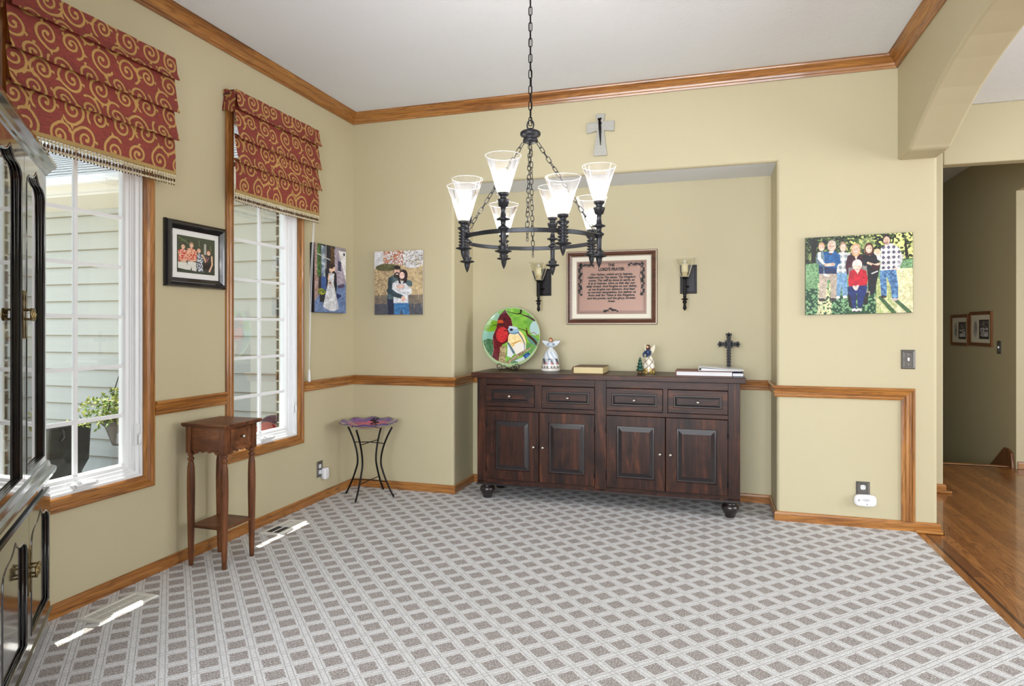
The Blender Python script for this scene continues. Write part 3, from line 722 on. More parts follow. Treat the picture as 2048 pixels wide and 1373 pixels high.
for x0, x1 in ((-1.601, -.782), (-.701, .119)): obj('face_rail', MB().box(x0, x1, yb0+.0005, yb1, .862, .914), 'walnut_x', sb, bevel=.0015)
for x0, x1 in ((-1.601, -.782), (-.701, .119)): obj('face_rail', MB().box(x0, x1, yb0+.0005, yb1, .667, .697), 'walnut_x', sb, bevel=.0015)
for x0, x1 in ((-1.601, -.782), (-.701, .119)): obj('face_rail', MB().box(x0, x1, yb0+.0005, yb1, .118, .154), 'walnut_x', sb, bevel=.0015)
for x0, x1 in ((-1.228, -1.174), (-.308, -.277)): obj('drawer_divider', MB().box(x0, x1, yb0+.001, yb1, .697, .862), 'walnut_z', sb)
obj('base_moulding', MB().box(SBX0-.004, SBX1+.004, SBY0-.008, SBY0+.02, .108, .122), 'walnut_edge', sb, bevel=.004)
obj('top', MB().box(SBX0-.035, SBX1+.035, SBY0-.04, SBY1+.005, .914, .952), 'walnut_x', sb, bevel=.004)
fy = SBY0-.002
fr = lambda u, v, d: (u, fy-d, v)
def knob(name, x, z, y, parent, r=.0125):
    rot = Matrix.Rotation(PI/2, 3, 'X')
    obj(name, MB().lathe([(r*.55, 0), (r*.4, .008), (r*.45, .012), (r*.95, .017), (r, .023), (r*.8, .029), (.001, .032)], (x, y, z), 14, rot=rot), 'nickel', parent)
for x0, x1 in DX:
    d = obj('drawer', MB().panel(fr, x0, x1, .700, .859, [(0, .004), (.002, .006), (.036, .006), (.040, -.002), (.046, -.002), (.052, .002), (.060, .006)], [0, 0, 0, 1, 1, 1, 0], back=-.016), ['walnut_x', 'walnut_edge'], sb)
    knob('knob', (x0+x1)/2, .779, fy-.006, d)
for i, (x0, x1) in enumerate(GX):
    d = obj('door', MB().panel(fr, x0, x1, .156, .665, [(0, .004), (.002, .006), (.070, .006), (.074, -.003), (.084, -.003), (.108, .004)], [0, 0, 0, 1, 1, 0], back=-.016), ['walnut_z', 'walnut_edge'], sb)
    left = i % 2 == 0
    knob('knob', x1-.035 if left else x0+.030, .413, fy-.006, d)
    hx = x0-.001 if left else x1+.001
    for hz_ in (.245, .575):
        obj('hinge', MB().lathe([(.001, hz_-.036), (.0045, hz_-.030), (.0045, hz_+.030), (.001, hz_+.036)], (hx, fy-.006, 0), 8), 'iron', d)
ft = [(.030, 0), (.034, .006), (.036, .020), (.040, .026), (.055, .052), (.058, .070), (.050, .086), (.036, .094), (.040, .100), (.046, .108)]
for x, y in ((SBX0+.062, SBY0+.055), (SBX1-.062, SBY0+.055), (SBX0+.062, SBY1-.06), (SBX1-.062, SBY1-.06)):
    obj('bun_foot', MB().lathe(ft, (x, y, 0), 24), 'walnut_edge', sb)
TOPZ = .9525

# ---- cardinal plate on its easel
pl_ = thing('decorative_plate', 'round glass plate painted with a red cardinal and a second bird, on the sideboard', 'plate', (-1.50, 4.84, TOPZ))
P = Paint(230, 230, (120, 145, 1110, 1135), (118, 168, 74))
tx = P.noise(5, 3)
P.put(P.X > -9, (96, 156, 60), 1., (P.noise(14, 4), (142, 196, 76)))
P.ell(250, 260, 190, 90, (140, 178, 150), 20); P.ell(200, 620, 150, 110, (124, 176, 158), 0); P.ell(1040, 480, 110, 130, (176, 206, 204), 20); P.ell(1000, 700, 130, 60, (96, 140, 130), 40)
P.ell(250, 450, 130, 100, (120, 172, 24), -10, 1., (tx, (90, 140, 20))); P.ell(230, 840, 150, 170, (44, 86, 50), 0, 1., (tx, (80, 130, 90))); P.ell(960, 870, 150, 120, (80, 140, 84), 30, 1., (tx, (120, 170, 80)))
P.ell(800, 1060, 150, 70, (60, 104, 60), 0, 1., (tx, (110, 160, 130)))
P.line([(520, 205), (700, 250), (760, 240), (770, 170)], [8, 14, 26, 40], (48, 30, 24)); P.line([(780, 260), (900, 300), (1010, 360)], [8, 30, 30], (70, 34, 28))
P.line([(700, 480), (860, 530), (900, 600), (1010, 690), (1100, 790)], [6, 14, 36, 34, 44], (60, 34, 22)); P.line([(870, 480), (900, 610)], [10, 24], (80, 44, 24)); P.line([(900, 590), (1000, 560), (1100, 630)], [10, 14, 8], (150, 120, 90))
dk = (40, 14, 22)
P.poly([(495, 165), (520, 230), (600, 330), (632, 460), (600, 560), (560, 720), (470, 770), (440, 880), (430, 1080), (310, 1050), (330, 850), (300, 700), (300, 620), (350, 480), (370, 340), (400, 270)], (120, 20, 34), 1., (tx, (70, 12, 26)))
P.poly([(495, 165), (520, 230), (600, 330), (632, 450), (470, 470), (370, 440), (400, 270)], (74, 14, 28), 1., (tx, (100, 24, 38)))
P.ell(455, 600, 100, 130, (176, 20, 38), 0, 1., (P.noise(3, 9), (222, 70, 66))); P.ell(415, 380, 52, 34, (190, 74, 40)); P.ell(425, 420, 40, 18, (60, 20, 20)); P.ell(490, 330, 16, 14, (20, 8, 14))
P.line([(280, 450), (380, 430)], [8, 14], (50, 50, 20))
P.ell(720, 720, 150, 210, (236, 206, 138), -20, 1., (tx, (250, 232, 186))); P.ell(770, 830, 110, 100, (238, 232, 222), -20)
P.ell(650, 530, 100, 62, (150, 184, 206), 15); P.ell(640, 480, 80, 22, (196, 212, 224), 10); P.ell(610, 515, 28, 22, (26, 28, 50)); P.line([(490, 525), (560, 540)], [14, 20], (90, 30, 20)); P.line([(560, 580), (660, 575), (740, 560)], 10, (50, 70, 96))
P.line([(730, 560), (800, 650), (850, 740), (860, 850)], [16, 18, 14, 8], (70, 100, 130)); P.line([(620, 760), (700, 730), (790, 690)], [8, 20, 8], (196, 140, 60)); P.line([(640, 800), (680, 760)], 10, (200, 150, 70))
P.poly([(560, 760), (640, 800), (700, 900), (640, 980), (570, 960)], (226, 230, 234)); P.line([(570, 740), (680, 900)], [30, 40], (92, 118, 128))
P.poly([(440, 800), (540, 780), (550, 1090), (440, 1090)], (214, 198, 150), 1., (vnoise(230, 230, 4, 11), (120, 96, 66)))
P.poly([(540, 1075), (700, 950), (960, 800), (970, 830), (720, 1000), (560, 1130)], (206, 194, 156), 1., (tx, (120, 100, 76))); P.line([(540, 1075), (700, 950), (960, 800)], 6, (70, 60, 40))
P.poly([(840, 940), (930, 890), (990, 950), (900, 1020)], (30, 66, 128)); P.poly([(870, 945), (925, 915), (955, 950), (900, 985)], (60, 110, 180)); P.poly([(700, 1030), (860, 960), (900, 1040), (800, 1060)], (200, 214, 214))
P.line([(495, 165), (520, 230), (600, 330), (632, 460)], 5, (230, 220, 190), .7)
for a, b_ in (((300, 620), (330, 850)), ((330, 850), (310, 1050)), ((350, 480), (300, 620))): P.line([a, b_], 6, (230, 200, 200), .5)
tilt = math.radians(12); pr_ = .237
cxp, cyp, czp = -1.502, 4.862, 1.212
def plate_fn(u, v):
    X = (u-.5)*2*pr_; Zl = (.5-v)*2*pr_; r = np.hypot(X, Zl)/pr_
    d = .018*np.clip(r, 0, 1)**3
    return cxp+X, cyp+Zl*math.sin(tilt)-d*math.cos(tilt), czp+Zl*math.cos(tilt)+d*math.sin(tilt)*0
uu, vv = np.meshgrid(np.linspace(-1, 1, 230), np.linspace(-1, 1, 230))
grid_obj('painted_face', P.a, plate_fn, 'gloss_print', pl_, mask=(uu**2+vv**2 < .985))
tl = Matrix.Rotation(PI/2-tilt, 3, 'X')
bk = MB().lathe([(.001, -.012), (pr_*.6, -.010), (pr_*.96, .009), (pr_+.003, .017), (pr_+.003, .020), (pr_*.98, .019), (pr_*.6, -.001), (.001, -.004)], (cxp, cyp+.003, czp), 64, rot=tl)
obj('glass_rim', bk, plain_c('plate_glass_edge', 176, 196, 150, .1), pl_)
ez = MB()
def scroll(cx, cz, r, hand):
    return [(cx+hand*(r*(1-.62*i/26))*math.cos(-PI*.5+2*PI*1.15*i/26), 4.775, cz+(r*(1-.62*i/26))*math.sin(-PI*.5+2*PI*1.15*i/26)) for i in range(27)]
for hnd, cx in ((1, -1.575), (-1, -1.425)):
    ez.tube(scroll(cx, TOPZ+.031, .028, hnd), .0026, 6)
ez.tube([(-1.575, 4.775, TOPZ+.003), (-1.54, 4.775, TOPZ+.010), (-1.5, 4.775, TOPZ+.018), (-1.46, 4.775, TOPZ+.010), (-1.425, 4.775, TOPZ+.003)], .0026, 6)
ez.tube([(-1.545, 4.775, TOPZ+.036), (-1.53, 4.79, TOPZ+.038), (-1.53, 4.83, TOPZ+.018), (-1.52, 4.93, TOPZ+.004), (-1.50, 4.93, TOPZ+.16)], .0026, 6)
ez.tube([(-1.455, 4.775, TOPZ+.036), (-1.47, 4.79, TOPZ+.038), (-1.47, 4.83, TOPZ+.018), (-1.48, 4.93, TOPZ+.004), (-1.50, 4.93, TOPZ+.16)], .0026, 6)
ez.tube([(-1.50, 4.773, TOPZ+.017), (-1.50, 4.772, TOPZ-.0)], .003, 6)
tag(obj('plate_easel', ez, 'iron'), 'small black wire easel with curled feet holding the cardinal plate', 'plate stand')

# ---- angel figurine 1 (white bell skirt) and 2 (with tree)
def figurine_mesh(seg, rows): pass
def person_head(mb, c, r): mb.lathe([(.001, -r), (r*.6, -r*.8), (r*.9, -r*.3), (r*.95, .2*r), (r*.7, .75*r), (.001, r)], c, 14)
ax_, ay_ = -1.175, 4.84
t = thing('angel_figurine', 'white angel figurine with spread wings and a banded bell skirt, right of the bird plate', 'figurine', (ax_, ay_, TOPZ))
sk_prof = [(.001, 0), (.072, 0), (.074, .012), (.072, .020), (.070, .023), (.070, .040), (.068, .044), (.066, .060), (.063, .090), (.056, .120), (.044, .145), (.028, .165), (.018, .176), (.016, .185)]
sk_ = MB().lathe(sk_prof, (ax_, ay_, TOPZ), 40)
k = []
sko = obj('skirt', MB().add([], []) if False else sk_, 'figurine', t, subd=0)
def skc(p):
    z, a = p.z, math.atan2(p.y, p.x)
    if z < .005: return (220, 216, 206)
    if z < .021: return (232, 228, 220)
    if z < .024: return (112, 100, 98)
    if z < .042: return (226, 222, 214) if math.sin(a*16) > -.3 else (120, 112, 110)
    if z < .050: return (236, 232, 226)
    if z < .100: return (196, 120, 120) if math.sin(a*9) > .55 and z < .07 else ((70, 74, 84) if math.sin(a*7+z*60) > .1 else (190, 194, 200))
    if z < .150: return (176, 192, 208) if math.sin(a*9+z*90) > .2 else (226, 228, 228)
    return (214, 218, 220)
# refine rows for colour detail
def dense(prof, n):
    out = []
    for (r0, z0), (r1, z1) in zip(prof[:-1], prof[1:]):
        m = max(1, int(math.hypot(r1-r0, z1-z0)/n))
        out += [(r0+(r1-r0)*i/m, z0+(z1-z0)*i/m) for i in range(m)]
    return out+[prof[-1]]
bpy.data.objects.remove(sko)
sko = obj('skirt', MB().lathe(dense(sk_prof, .005), (ax_, ay_, TOPZ), 72), 'figurine', t); colour_verts(sko, skc)
bd = MB().lathe([(.016, .180), (.020, .192), (.022, .205), (.016, .216), (.008, .222), (.007, .228)], (ax_, ay_, TOPZ), 16)
for s_ in (-1, 1): bd.tube([(ax_+s_*.020, ay_, TOPZ+.208), (ax_+s_*.032, ay_-.014, TOPZ+.192), (ax_+s_*.008, ay_-.026, TOPZ+.190)], [.008, .007, .006], 8)
obj('bodice', bd, plain_c('pale_blue_glaze', 196, 208, 218, .3), t)
hd = MB(); person_head(hd, (ax_, ay_-.002, TOPZ+.237), .013); obj('head', hd, plain_c('skin_glaze', 226, 178, 142, .4), t)
hr = MB().lathe([(.012, -.016), (.016, -.004), (.015, .008), (.009, .016), (.001, .018)], (ax_, ay_+.004, TOPZ+.239), 14); obj('hair', hr, plain_c('auburn_glaze', 150, 84, 44, .4), t)
wg = MB()
for s_ in (-1, 1):
    wg.prism([(ax_+s_*.008, TOPZ+.222), (ax_+s_*.030, TOPZ+.232), (ax_+s_*.074, TOPZ+.234), (ax_+s_*.070, TOPZ+.224), (ax_+s_*.060, TOPZ+.212), (ax_+s_*.048, TOPZ+.200), (ax_+s_*.032, TOPZ+.188), (ax_+s_*.012, TOPZ+.184)], 'y', ay_+.014, ay_+.020)
obj('wings', wg, plain_c('white_glaze', 214, 222, 228, .3), t, bevel=.002)
bx_, by_ = -.425, 4.80
t = thing('angel_figurine', 'small dark-haired angel figurine in a quilted gold and white skirt beside a green tree', 'figurine', (bx_, by_, TOPZ))
so = obj('skirt', MB().lathe(dense([(.001, 0), (.044, 0), (.046, .01), (.045, .04), (.040, .075), (.030, .105), (.018, .128), (.014, .136)], .005), (bx_, by_, TOPZ), 56), 'figurine', t)
def sc2(p):
    a = math.atan2(p.y, p.x); z = p.z; u, v = a*4.2+z*110, a*4.2-z*110
    ln = abs(math.sin(u/2)) < .28 or abs(math.sin(v/2)) < .28
    if z < .040: return (128, 96, 50) if ln else ((212, 190, 120) if math.sin(a*9) > 0 else (150, 120, 60))
    return (146, 132, 108) if ln else (234, 228, 212)
colour_verts(so, sc2)
bd = MB().lathe([(.014, .132), (.020, .142), (.021, .155), (.017, .168), (.008, .176), (.006, .182)], (bx_-.006, by_, TOPZ), 14)
bd.tube([(bx_-.024, by_-.004, TOPZ+.160), (bx_-.038, by_-.020, TOPZ+.140), (bx_-.034, by_-.036, TOPZ+.122)], [.008, .008, .006], 8).tube([(bx_+.012, by_-.010, TOPZ+.160), (bx_+.010, by_-.030, TOPZ+.138), (bx_-.018, by_-.038, TOPZ+.122)], [.008, .008, .006], 8)
obj('bodice', bd, plain_c('navy_glaze', 52, 68, 104, .3), t)
hd = MB(); person_head(hd, (bx_-.010, by_-.006, TOPZ+.192), .012); obj('head', hd, plain_c('skin_glaze', 0, 0, 0), t)
obj('hair', MB().lathe([(.011, -.022), (.017, -.008), (.016, .008), (.009, .015), (.001, .017)], (bx_-.006, by_+.002, TOPZ+.193), 14), plain_c('brown_glaze', 84, 50, 34, .4), t)
wg = MB()
for s_, sc_ in ((-1, .8), (1, 1.)):
    wg.prism([(bx_+s_*.006*sc_, TOPZ+.165), (bx_+s_*.018*sc_, TOPZ+.190), (bx_+s_*.040*sc_, TOPZ+.214), (bx_+s_*.044*sc_, TOPZ+.196), (bx_+s_*.041*sc_, TOPZ+.172), (bx_+s_*.032*sc_, TOPZ+.150), (bx_+s_*.014*sc_, TOPZ+.140)], 'y', by_+.014, by_+.019)
obj('wings', wg, plain_c('ivory_glaze', 224, 214, 186, .4), t, bevel=.002)
tr = MB(); txx, tyy = bx_-.062, by_-.022
tr.lathe([(.001, .0), (.016, 0), (.018, .008), (.014, .018), (.001, .02)], (txx, tyy, TOPZ), 12, 1)
for k, (z0, r0, h0) in enumerate(((.018, .031, .040), (.044, .026, .036), (.068, .020, .032), (.090, .014, .030))):
    tr.lathe([(.001, z0), (r0, z0), (r0*.5, z0+h0*.6), (.001, z0+h0)], (txx, tyy, TOPZ), 14, 0, fn=lambda r, z, a, r0=r0: (r*(1+.12*math.sin(a*7)), z))
for k in range(26):
    a = random.uniform(0, 2*PI); z = random.uniform(.025, .10); r = .030*(1-(z-.02)/.1)*.9+.002
    tr.lathe([(.0004, -.0024), (.0024, 0), (.0004, .0024)], (txx+r*math.cos(a), tyy+r*math.sin(a), TOPZ+z), 6, 2)
obj('small_tree', tr, [plain_c('green_glaze', 34, 82, 66, .4), plain_c('pot_brown', 120, 84, 52), 'gold'], t)

# ---- gilt edged book
t = thing('book', 'thick brown leather-bound book with gilt page edges lying on the sideboard', 'book', (-.82, 4.69, TOPZ), math.radians(1))
z = TOPZ
c = MB().box(-.948, -.728, 4.600, 4.86, z, z+.004).box(-.948, -.728, 4.600, 4.86, z+.048, z+.052)
c.prism([(-.948, z+.0), (-.948, z+.052)]+[(-.948-.014*math.sin(PI*i/8), z+.052-.052*i/8) for i in range(1, 8)], 'y', 4.600, 4.86)
obj('cover', c, 'cover', t, bevel=.0015)
obj('pages', MB().box(-.946, -.733, 4.606, 4.855, z+.004, z+.048), 'gold', t)
# ---- albums and binder
t = thing('photo_album', 'wide maroon photo album with white pages lying at the right end of the sideboard', 'album', (0, 4.7, TOPZ))
c = MB().box(-.222, .150, 4.60, 4.86, z, z+.004).box(-.222, .150, 4.60, 4.86, z+.031, z+.035).box(-.228, -.220, 4.60, 4.86, z, z+.035)
obj('cover', c, 'maroon_cover', t, bevel=.0015)
obj('pages', MB().box(-.219, .146, 4.605, 4.856, z+.004, z+.031), 'paper', t)
t = thing('photo_album', 'second album, blue-edged, lying partly under the white binder near the sideboard end', 'album', (.19, 4.75, TOPZ))
obj('cover', MB().box(.1515, .222, 4.64, 4.88, z, z+.003).box(.1515, .222, 4.64, 4.88, z+.022, z+.025), plain_c('navy_cover', 52, 56, 88, .5), t)
obj('pages', MB().box(.1515, .219, 4.644, 4.876, z+.003, z+.022), 'paper', t)
z2_ = z+.0355
t = thing('ring_binder', 'white ring binder lying tilted on top of the maroon album', 'binder', (.05, 4.72, z2_))
c = MB()
c.prism([(-.075, z2_), (.215, z2_+.0005), (.215, z2_+.003), (-.072, z2_+.003)], 'y', 4.64, 4.90)
c.prism([(-.075, z2_), (-.072, z2_+.028), (-.069, z2_+.028), (-.072, z2_)], 'y', 4.64, 4.90)
c.prism([(-.075, z2_+.025), (-.072, z2_+.028), (.225, z2_+.0095), (.225, z2_+.0065)], 'y', 4.64, 4.90)
obj('cover', c, plain_c('white_vinyl_binder', 226, 228, 230, .3), t)
obj('papers', MB().prism([(-.055, z2_+.0035), (.205, z2_+.0035), (.205, z2_+.006), (-.055, z2_+.018)], 'y', 4.65, 4.89), 'paper', t)

# ---- ornate standing cross
t = thing('standing_cross', 'dark ornate leafy metal cross standing on the sideboard at its right end', 'cross', (.131, 4.93, TOPZ))
c = MB(); cx, cy = .134, 4.93
c.box(cx-.011, cx+.011, cy-.006, cy+.006, TOPZ+.02, TOPZ+.28)
c.box(cx-.058, cx+.058, cy-.006, cy+.006, TOPZ+.205, TOPZ+.222)
def leaf(x, z, ang, l, wd):
    d = (math.cos(ang), math.sin(ang)); n = (-d[1], d[0]); pts = []
    l *= 1.15; wd *= 1.5
    for tt, ww in ((0, .3), (.35, 1), (.7, .8), (1, 0), (.7, -.8), (.35, -1), (0, -.3)): pts.append((x+d[0]*l*tt+n[0]*wd*ww, z+d[1]*l*tt+n[1]*wd*ww))
    c.prism(pts, 'y', cy-.011, cy-.003)
for k in range(8):
    zz = TOPZ+.03+k*.021
    leaf(cx, zz, PI/2+.75, .020, .005); leaf(cx, zz, PI/2-.75, .020, .005)
for s_ in (-1, 1):
    b0 = 0 if s_ > 0 else PI
    for k in range(3): leaf(cx+s_*(.012+.014*k), TOPZ+.2135, b0+.8, .019, .005); leaf(cx+s_*(.012+.014*k), TOPZ+.2135, b0-.8, .019, .005)
    for a in (-.9, 0, .9): leaf(cx+s_*.052, TOPZ+.2135, b0+a, .024, .007)
for a in (-.8, 0, .8): leaf(cx, TOPZ+.272, PI/2+a, .026, .007)
for k in range(2): leaf(cx, TOPZ+.235+k*.018, PI/2+.8, .02, .005); leaf(cx, TOPZ+.235+k*.018, PI/2-.8, .02, .005)
for a in (.78, 2.35, 3.93, 5.5): leaf(cx, TOPZ+.2135, a, .034, .008)
obj('cross_body', c, 'iron', t, bevel=.0015)
obj('foot', MB().box(cx-.032, cx+.032, cy-.022, cy+.022, TOPZ, TOPZ+.010).box(cx-.022, cx+.022, cy-.015, cy+.015, TOPZ+.010, TOPZ+.022), 'iron', t, bevel=.003)

# ================================================================== ALCOVE WALL: PRAYER FRAME AND SCONCES
t = thing('framed_plaque', 'framed prayer plaque with copper-coloured text panel and cream mat on the alcove wall', 'framed plaque', (-.737, AY, 1.31))
wy = AY-.001; fn_ = lambda u, v, d: (u, wy-d, v)
fx0, fx1, fz0, fz1 = -1.092, -.383, 1.313, 1.892
obj('frame', MB().panel(fn_, fx0, fx1, fz0, fz1, [(0, .014), (.004, .018), (.010, .018), (.012, .022), (.030, .028), (.038, .022), (.040, .016), (.047, .014)], [0, 1, 0, 0, 0, 1, 1, 1], cap=None, back=0), ['brown_frame', 'bead'], t)
obj('mat', MB().panel(fn_, fx0+.044, fx1-.044, fz0+.044, fz1-.044, [(0, .011), (.036, .011), (.038, .007)], cap=0), 'cream', t)
px0, px1, pz0, pz1 = fx0+.083, fx1-.083, fz0+.083, fz1-.083
g = G('copper_tone_plaque'); v = g.obj(); g.pbr(g.mix(g.noise(v, 700, 2.), L(152, 116, 98), L(120, 86, 72)), .36, .2, g.bump(g.noise(v, 900, 2.), .15, .001)); M['plaque'] = g.m
obj('plaque', MB().panel(fn_, px0, px1, pz0, pz1, [(0, .010), (.003, .012)], back=.008), 'plaque', t)
bl = MB()
def strip(x0, x1, z0, z1): bl.box(x0, x1, wy-.0128, wy-.012, z0, z1)
for ins, wd in ((.010, .0035), (.021, .0018)):
    for q in ((px0+ins, px1-ins, pz0+ins, pz0+ins+wd), (px0+ins, px1-ins, pz1-ins-wd, pz1-ins), (px0+ins, px0+ins+wd, pz0+ins, pz1-ins), (px1-ins-wd, px1-ins, pz0+ins, pz1-ins)): strip(*q)
def vine_leaf(x, z, r, a0):
    r *= 1.3
    pts = [(x+r*(1 if i % 2 == 0 else .55)*math.cos(a0+PI*i/5), z+r*(1 if i % 2 == 0 else .55)*math.sin(a0+PI*i/5)) for i in range(10)]
    bl.prism(pts, 'y', wy-.0134, wy-.012)
rr = random.Random(5)
for sx in (0, 1):
    X = px0+.020 if sx == 0 else px1-.020; s_ = 1 if sx == 0 else -1
    for k in range(15): vine_leaf(X+s_*(.006+.008*math.sin(k*1.9)), pz1-.030-k*.0165, rr.uniform(.009, .014), rr.uniform(0, 6))
    for k in range(7): vine_leaf(X+s_*(.012+k*.0165), pz1-.020-.012*abs(math.sin(k*1.3)), rr.uniform(.008, .013), rr.uniform(0, 6))
    bl.tube([(X+s_*.02, wy-.0125, pz1-.03), (X+s_*.06, wy-.0125, pz1-.045), (X+s_*.10, wy-.0125, pz1-.04), (X+s_*.125, wy-.0125, pz1-.055)], .0012, 5)
    bl.tube([(X+s_*.02, wy-.0125, pz1-.05), (X+s_*.03, wy-.0125, pz1-.12), (X+s_*.018, wy-.0125, pz1-.20), (X+s_*.026, wy-.0125, pz1-.27)], .0012, 5)
for k in range(9): vine_leaf((px0+px1)/2-.05+k*.0125, pz0+.020+.016*math.sin(PI*k/8)*rr.uniform(.4, 1.2), rr.uniform(.007, .012), rr.uniform(0, 6))
obj('vine_border', bl, 'black', t)
def text_mesh(lines, name, parent, mat, place, size, gap, shear=0., off=0., widths=None):
    mb = MB()
    for i, s_ in enumerate(lines):
        cu = bpy.data.curves.new('t', 'FONT'); cu.body = s_; cu.size = size[i] if isinstance(size, list) else size
        cu.align_x = 'CENTER'; cu.shear = shear; cu.offset = off*1.9; cu.resolution_u = 3; cu.extrude = .0006
        o = bpy.data.objects.new('t', cu); C.objects.link(o); bpy.context.view_layer.update()
        me = o.to_mesh(); vs = [Vector(q.co) for q in me.vertices]; fs = [tuple(p.vertices) for p in me.polygons]
        if vs and widths and widths[i]:
            wv = max(q.x for q in vs)-min(q.x for q in vs); k = widths[i]/wv; vs = [Vector((q.x*k, q.y, q.z)) for q in vs]
        mb.add([place(q.x, q.y, q.z, i) for q in vs], fs)
        o.to_mesh_clear(); bpy.data.objects.remove(o); bpy.data.curves.remove(cu)
    return obj(name, mb, mat, parent, recalc=False)
cxm = (px0+px1)/2+.002
lines = ['Our Father, which art in heaven,', 'Hallowed be Thy name. Thy Kingdom', 'come. Thy will be done in earth, as', 'it is in heaven. Give us this day our', 'daily bread. And forgive us our debts,', 'as we forgive our debtors. And lead', 'us not into temptation, but deliver us', 'from evil: for Thine is the Kingdom,', 'and the power, and the glory, forever.', 'Amen']
wds = [.33, .375, .36, .37, .395, .365, .38, .365, .38, .058]
ph_ = lambda x, y, z, i: (cxm+x, wy-.0125-z, 1.756-i*.030*0+0*0+y-(0 if i == 0 else .034)+.012)
text_mesh(['THE', "LORD'S PRAYER"], 'heading', t, 'black', ph_, [.030, .032], 0, 0., .0009, [.052, .205])
pb = lambda x, y, z, i: (cxm+x, wy-.0125-z, 1.6985-i*.0234+y)
text_mesh(lines, 'prayer_text', t, 'black', pb, .0225, 0, .25, .0006, wds)

def sconce(x, label):
    t = thing('wall_sconce', label, 'wall lamp', (x, AY, 1.42), 0, 'sconces either side of the prayer plaque')
    obj('backplate', MB().panel(lambda u, v, d: (u, AY-.001-d, v), x+.000, x+.122, 1.545, 1.762, [(0, .006), (.004, .010), (.012, .010), (.015, .005), (.020, .005)], back=0), 'iron', t)
    sx, sy = x+.027+.01, AY-.085
    obj('arm', MB().tube([(x+.061, AY-.006, 1.60), (x+.058, AY-.04, 1.595), (sx+.006, sy+.02, 1.60), (sx, sy, 1.61)], .006, 8), 'iron', t)
    pf = [(.001, 1.414), (.008, 1.422), (.014, 1.435), (.011, 1.446), (.009, 1.464), (.016, 1.478), (.015, 1.486), (.008, 1.492), (.025, 1.498), (.026, 1.502), (.009, 1.508), (.013, 1.520), (.009, 1.528)]
    for k in range(6): pf += [(.015-.0003*k, 1.536+k*.019), (.010, 1.544+k*.019)]
    pf += [(.014, 1.655), (.026, 1.661), (.026, 1.665), (.001, 1.666)]
    obj('turned_stem', MB().lathe(pf, (sx, sy, 0), 16), 'iron', t)
    gl = MB(); q = lambda r, z: [(sx+a*r, sy+b*r, z) for a, b in ((-1, -1), (1, -1), (1, 1), (-1, 1))]
    gl.add(q(.026, 1.668)+q(.067, 1.807), [(i, (i+1) % 4, 4+(i+1) % 4, 4+i) for i in range(4)])
    gc = obj('glass_cup', gl, 'amber_glass', t, recalc=False)
    eg = MB(); lo, hi = q(.026, 1.668), q(.067, 1.807)
    for i in range(4): eg.tube([hi[i], hi[(i+1) % 4]], .0017, 5).tube([lo[i], hi[i]], .0015, 5).tube([lo[i], lo[(i+1) % 4]], .0015, 5)
    obj('glass_edge', eg, plain_c('pale_glass_edge', 232, 226, 200, .15), gc)
    cn = obj('candle_sleeve', MB().lathe([(.020, 1.668), (.020, 1.700), (.001, 1.7001)], (sx, sy, 0), 14, 1).lathe([(.024, 1.700), (.024, 1.765), (.001, 1.766)], (sx, sy, 0), 14), ['candle', 'amber_socket'], t)
    bv = MB().lathe([(.011, 1.766), (.014, 1.78), (.012, 1.79), (.001, 1.797)], (sx, sy, 0), 12); obj('bulb', bv, plain_c('unlit_bulb', 220, 220, 214, .2), cn)
sconce(-1.342, 'black wall sconce with flared glass cup, left of the prayer plaque, above the bird plate')
sconce(-.214, 'black wall sconce with flared glass cup, right of the prayer plaque')

# ---- wall cross above the alcove
t = thing('wall_cross', 'flared silver-grey wall cross with a dark spike mounted down its centre, above the alcove', 'cross', (-.752, YB, 2.53))
cz = 2.735; cxw = -.752
pts = [(cxw-.036, 2.829), (cxw+.034, 2.831), (cxw+.024, cz+.040), (cxw+.100, cz+.032+.006), (cxw+.099, cz-.036), (cxw+.026, cz-.026), (cxw+.048, 2.527), (cxw-.052, 2.530), (cxw-.026, cz-.026), (cxw-.099, cz-.040), (cxw-.099, cz+.034), (cxw-.025, cz+.038)]
obj('cross_plate', MB().prism(pts, 'y', YB-.016, YB-.004), 'galv', t, bevel=.002)
obj('spike', MB().tube([(cxw-.006, YB-.022, 2.79), (cxw-.002, YB-.024, 2.72), (cxw+.002, YB-.022, 2.60)], [.009, .010, .002], 8).tube([(cxw-.018, YB-.022, 2.79), (cxw+.008, YB-.022, 2.795)], .007, 6).tube([(cxw-.012, YB-.023, 2.755), (cxw+.008, YB-.023, 2.765)], .009, 6), 'iron', t)

# ================================================================== CANVAS PRINTS AND FRAMED PHOTO
def canvas_print(label, mk, W_, H_, P, side_rgb, thick):
    # mk(u, v, d): u,v in metres from the top left, d off the wall
    t = thing('canvas_print', label, 'canvas print', mk(W_/2, H_, 0))
    m = MB(); vs = [mk(u, v, d) for d in (.002, thick) for u, v in ((0, 0), (W_, 0), (W_, H_), (0, H_))]
    m.add(vs, [(0, 1, 2, 3), (4, 5, 6, 7), (0, 1, 5, 4), (1, 2, 6, 5), (2, 3, 7, 6), (3, 0, 4, 7)])
    obj('stretched_canvas', m, plain_c('canvas_side_%d_%d' % side_rgb[:2], *side_rgb), t, bevel=.002)
    def fn(u, v):
        a = np.array(mk(0, 0, thick+.0008)); b1 = np.array(mk(1, 0, thick+.0008))-a; b2 = np.array(mk(0, 1, thick+.0008))-a
        uu, vv = .0015+u*(W_-.003), .0015+v*(H_-.003)
        return tuple(a[i]+b1[i]*uu+b2[i]*vv for i in range(3))
    P.a = P.a*(1+.30*(P.noise(1.6, 77)[..., None]-.5)+.22*(P.noise(7, 78)[..., None]-.5))
    grid_obj('picture', P.a, fn, 'print', t)
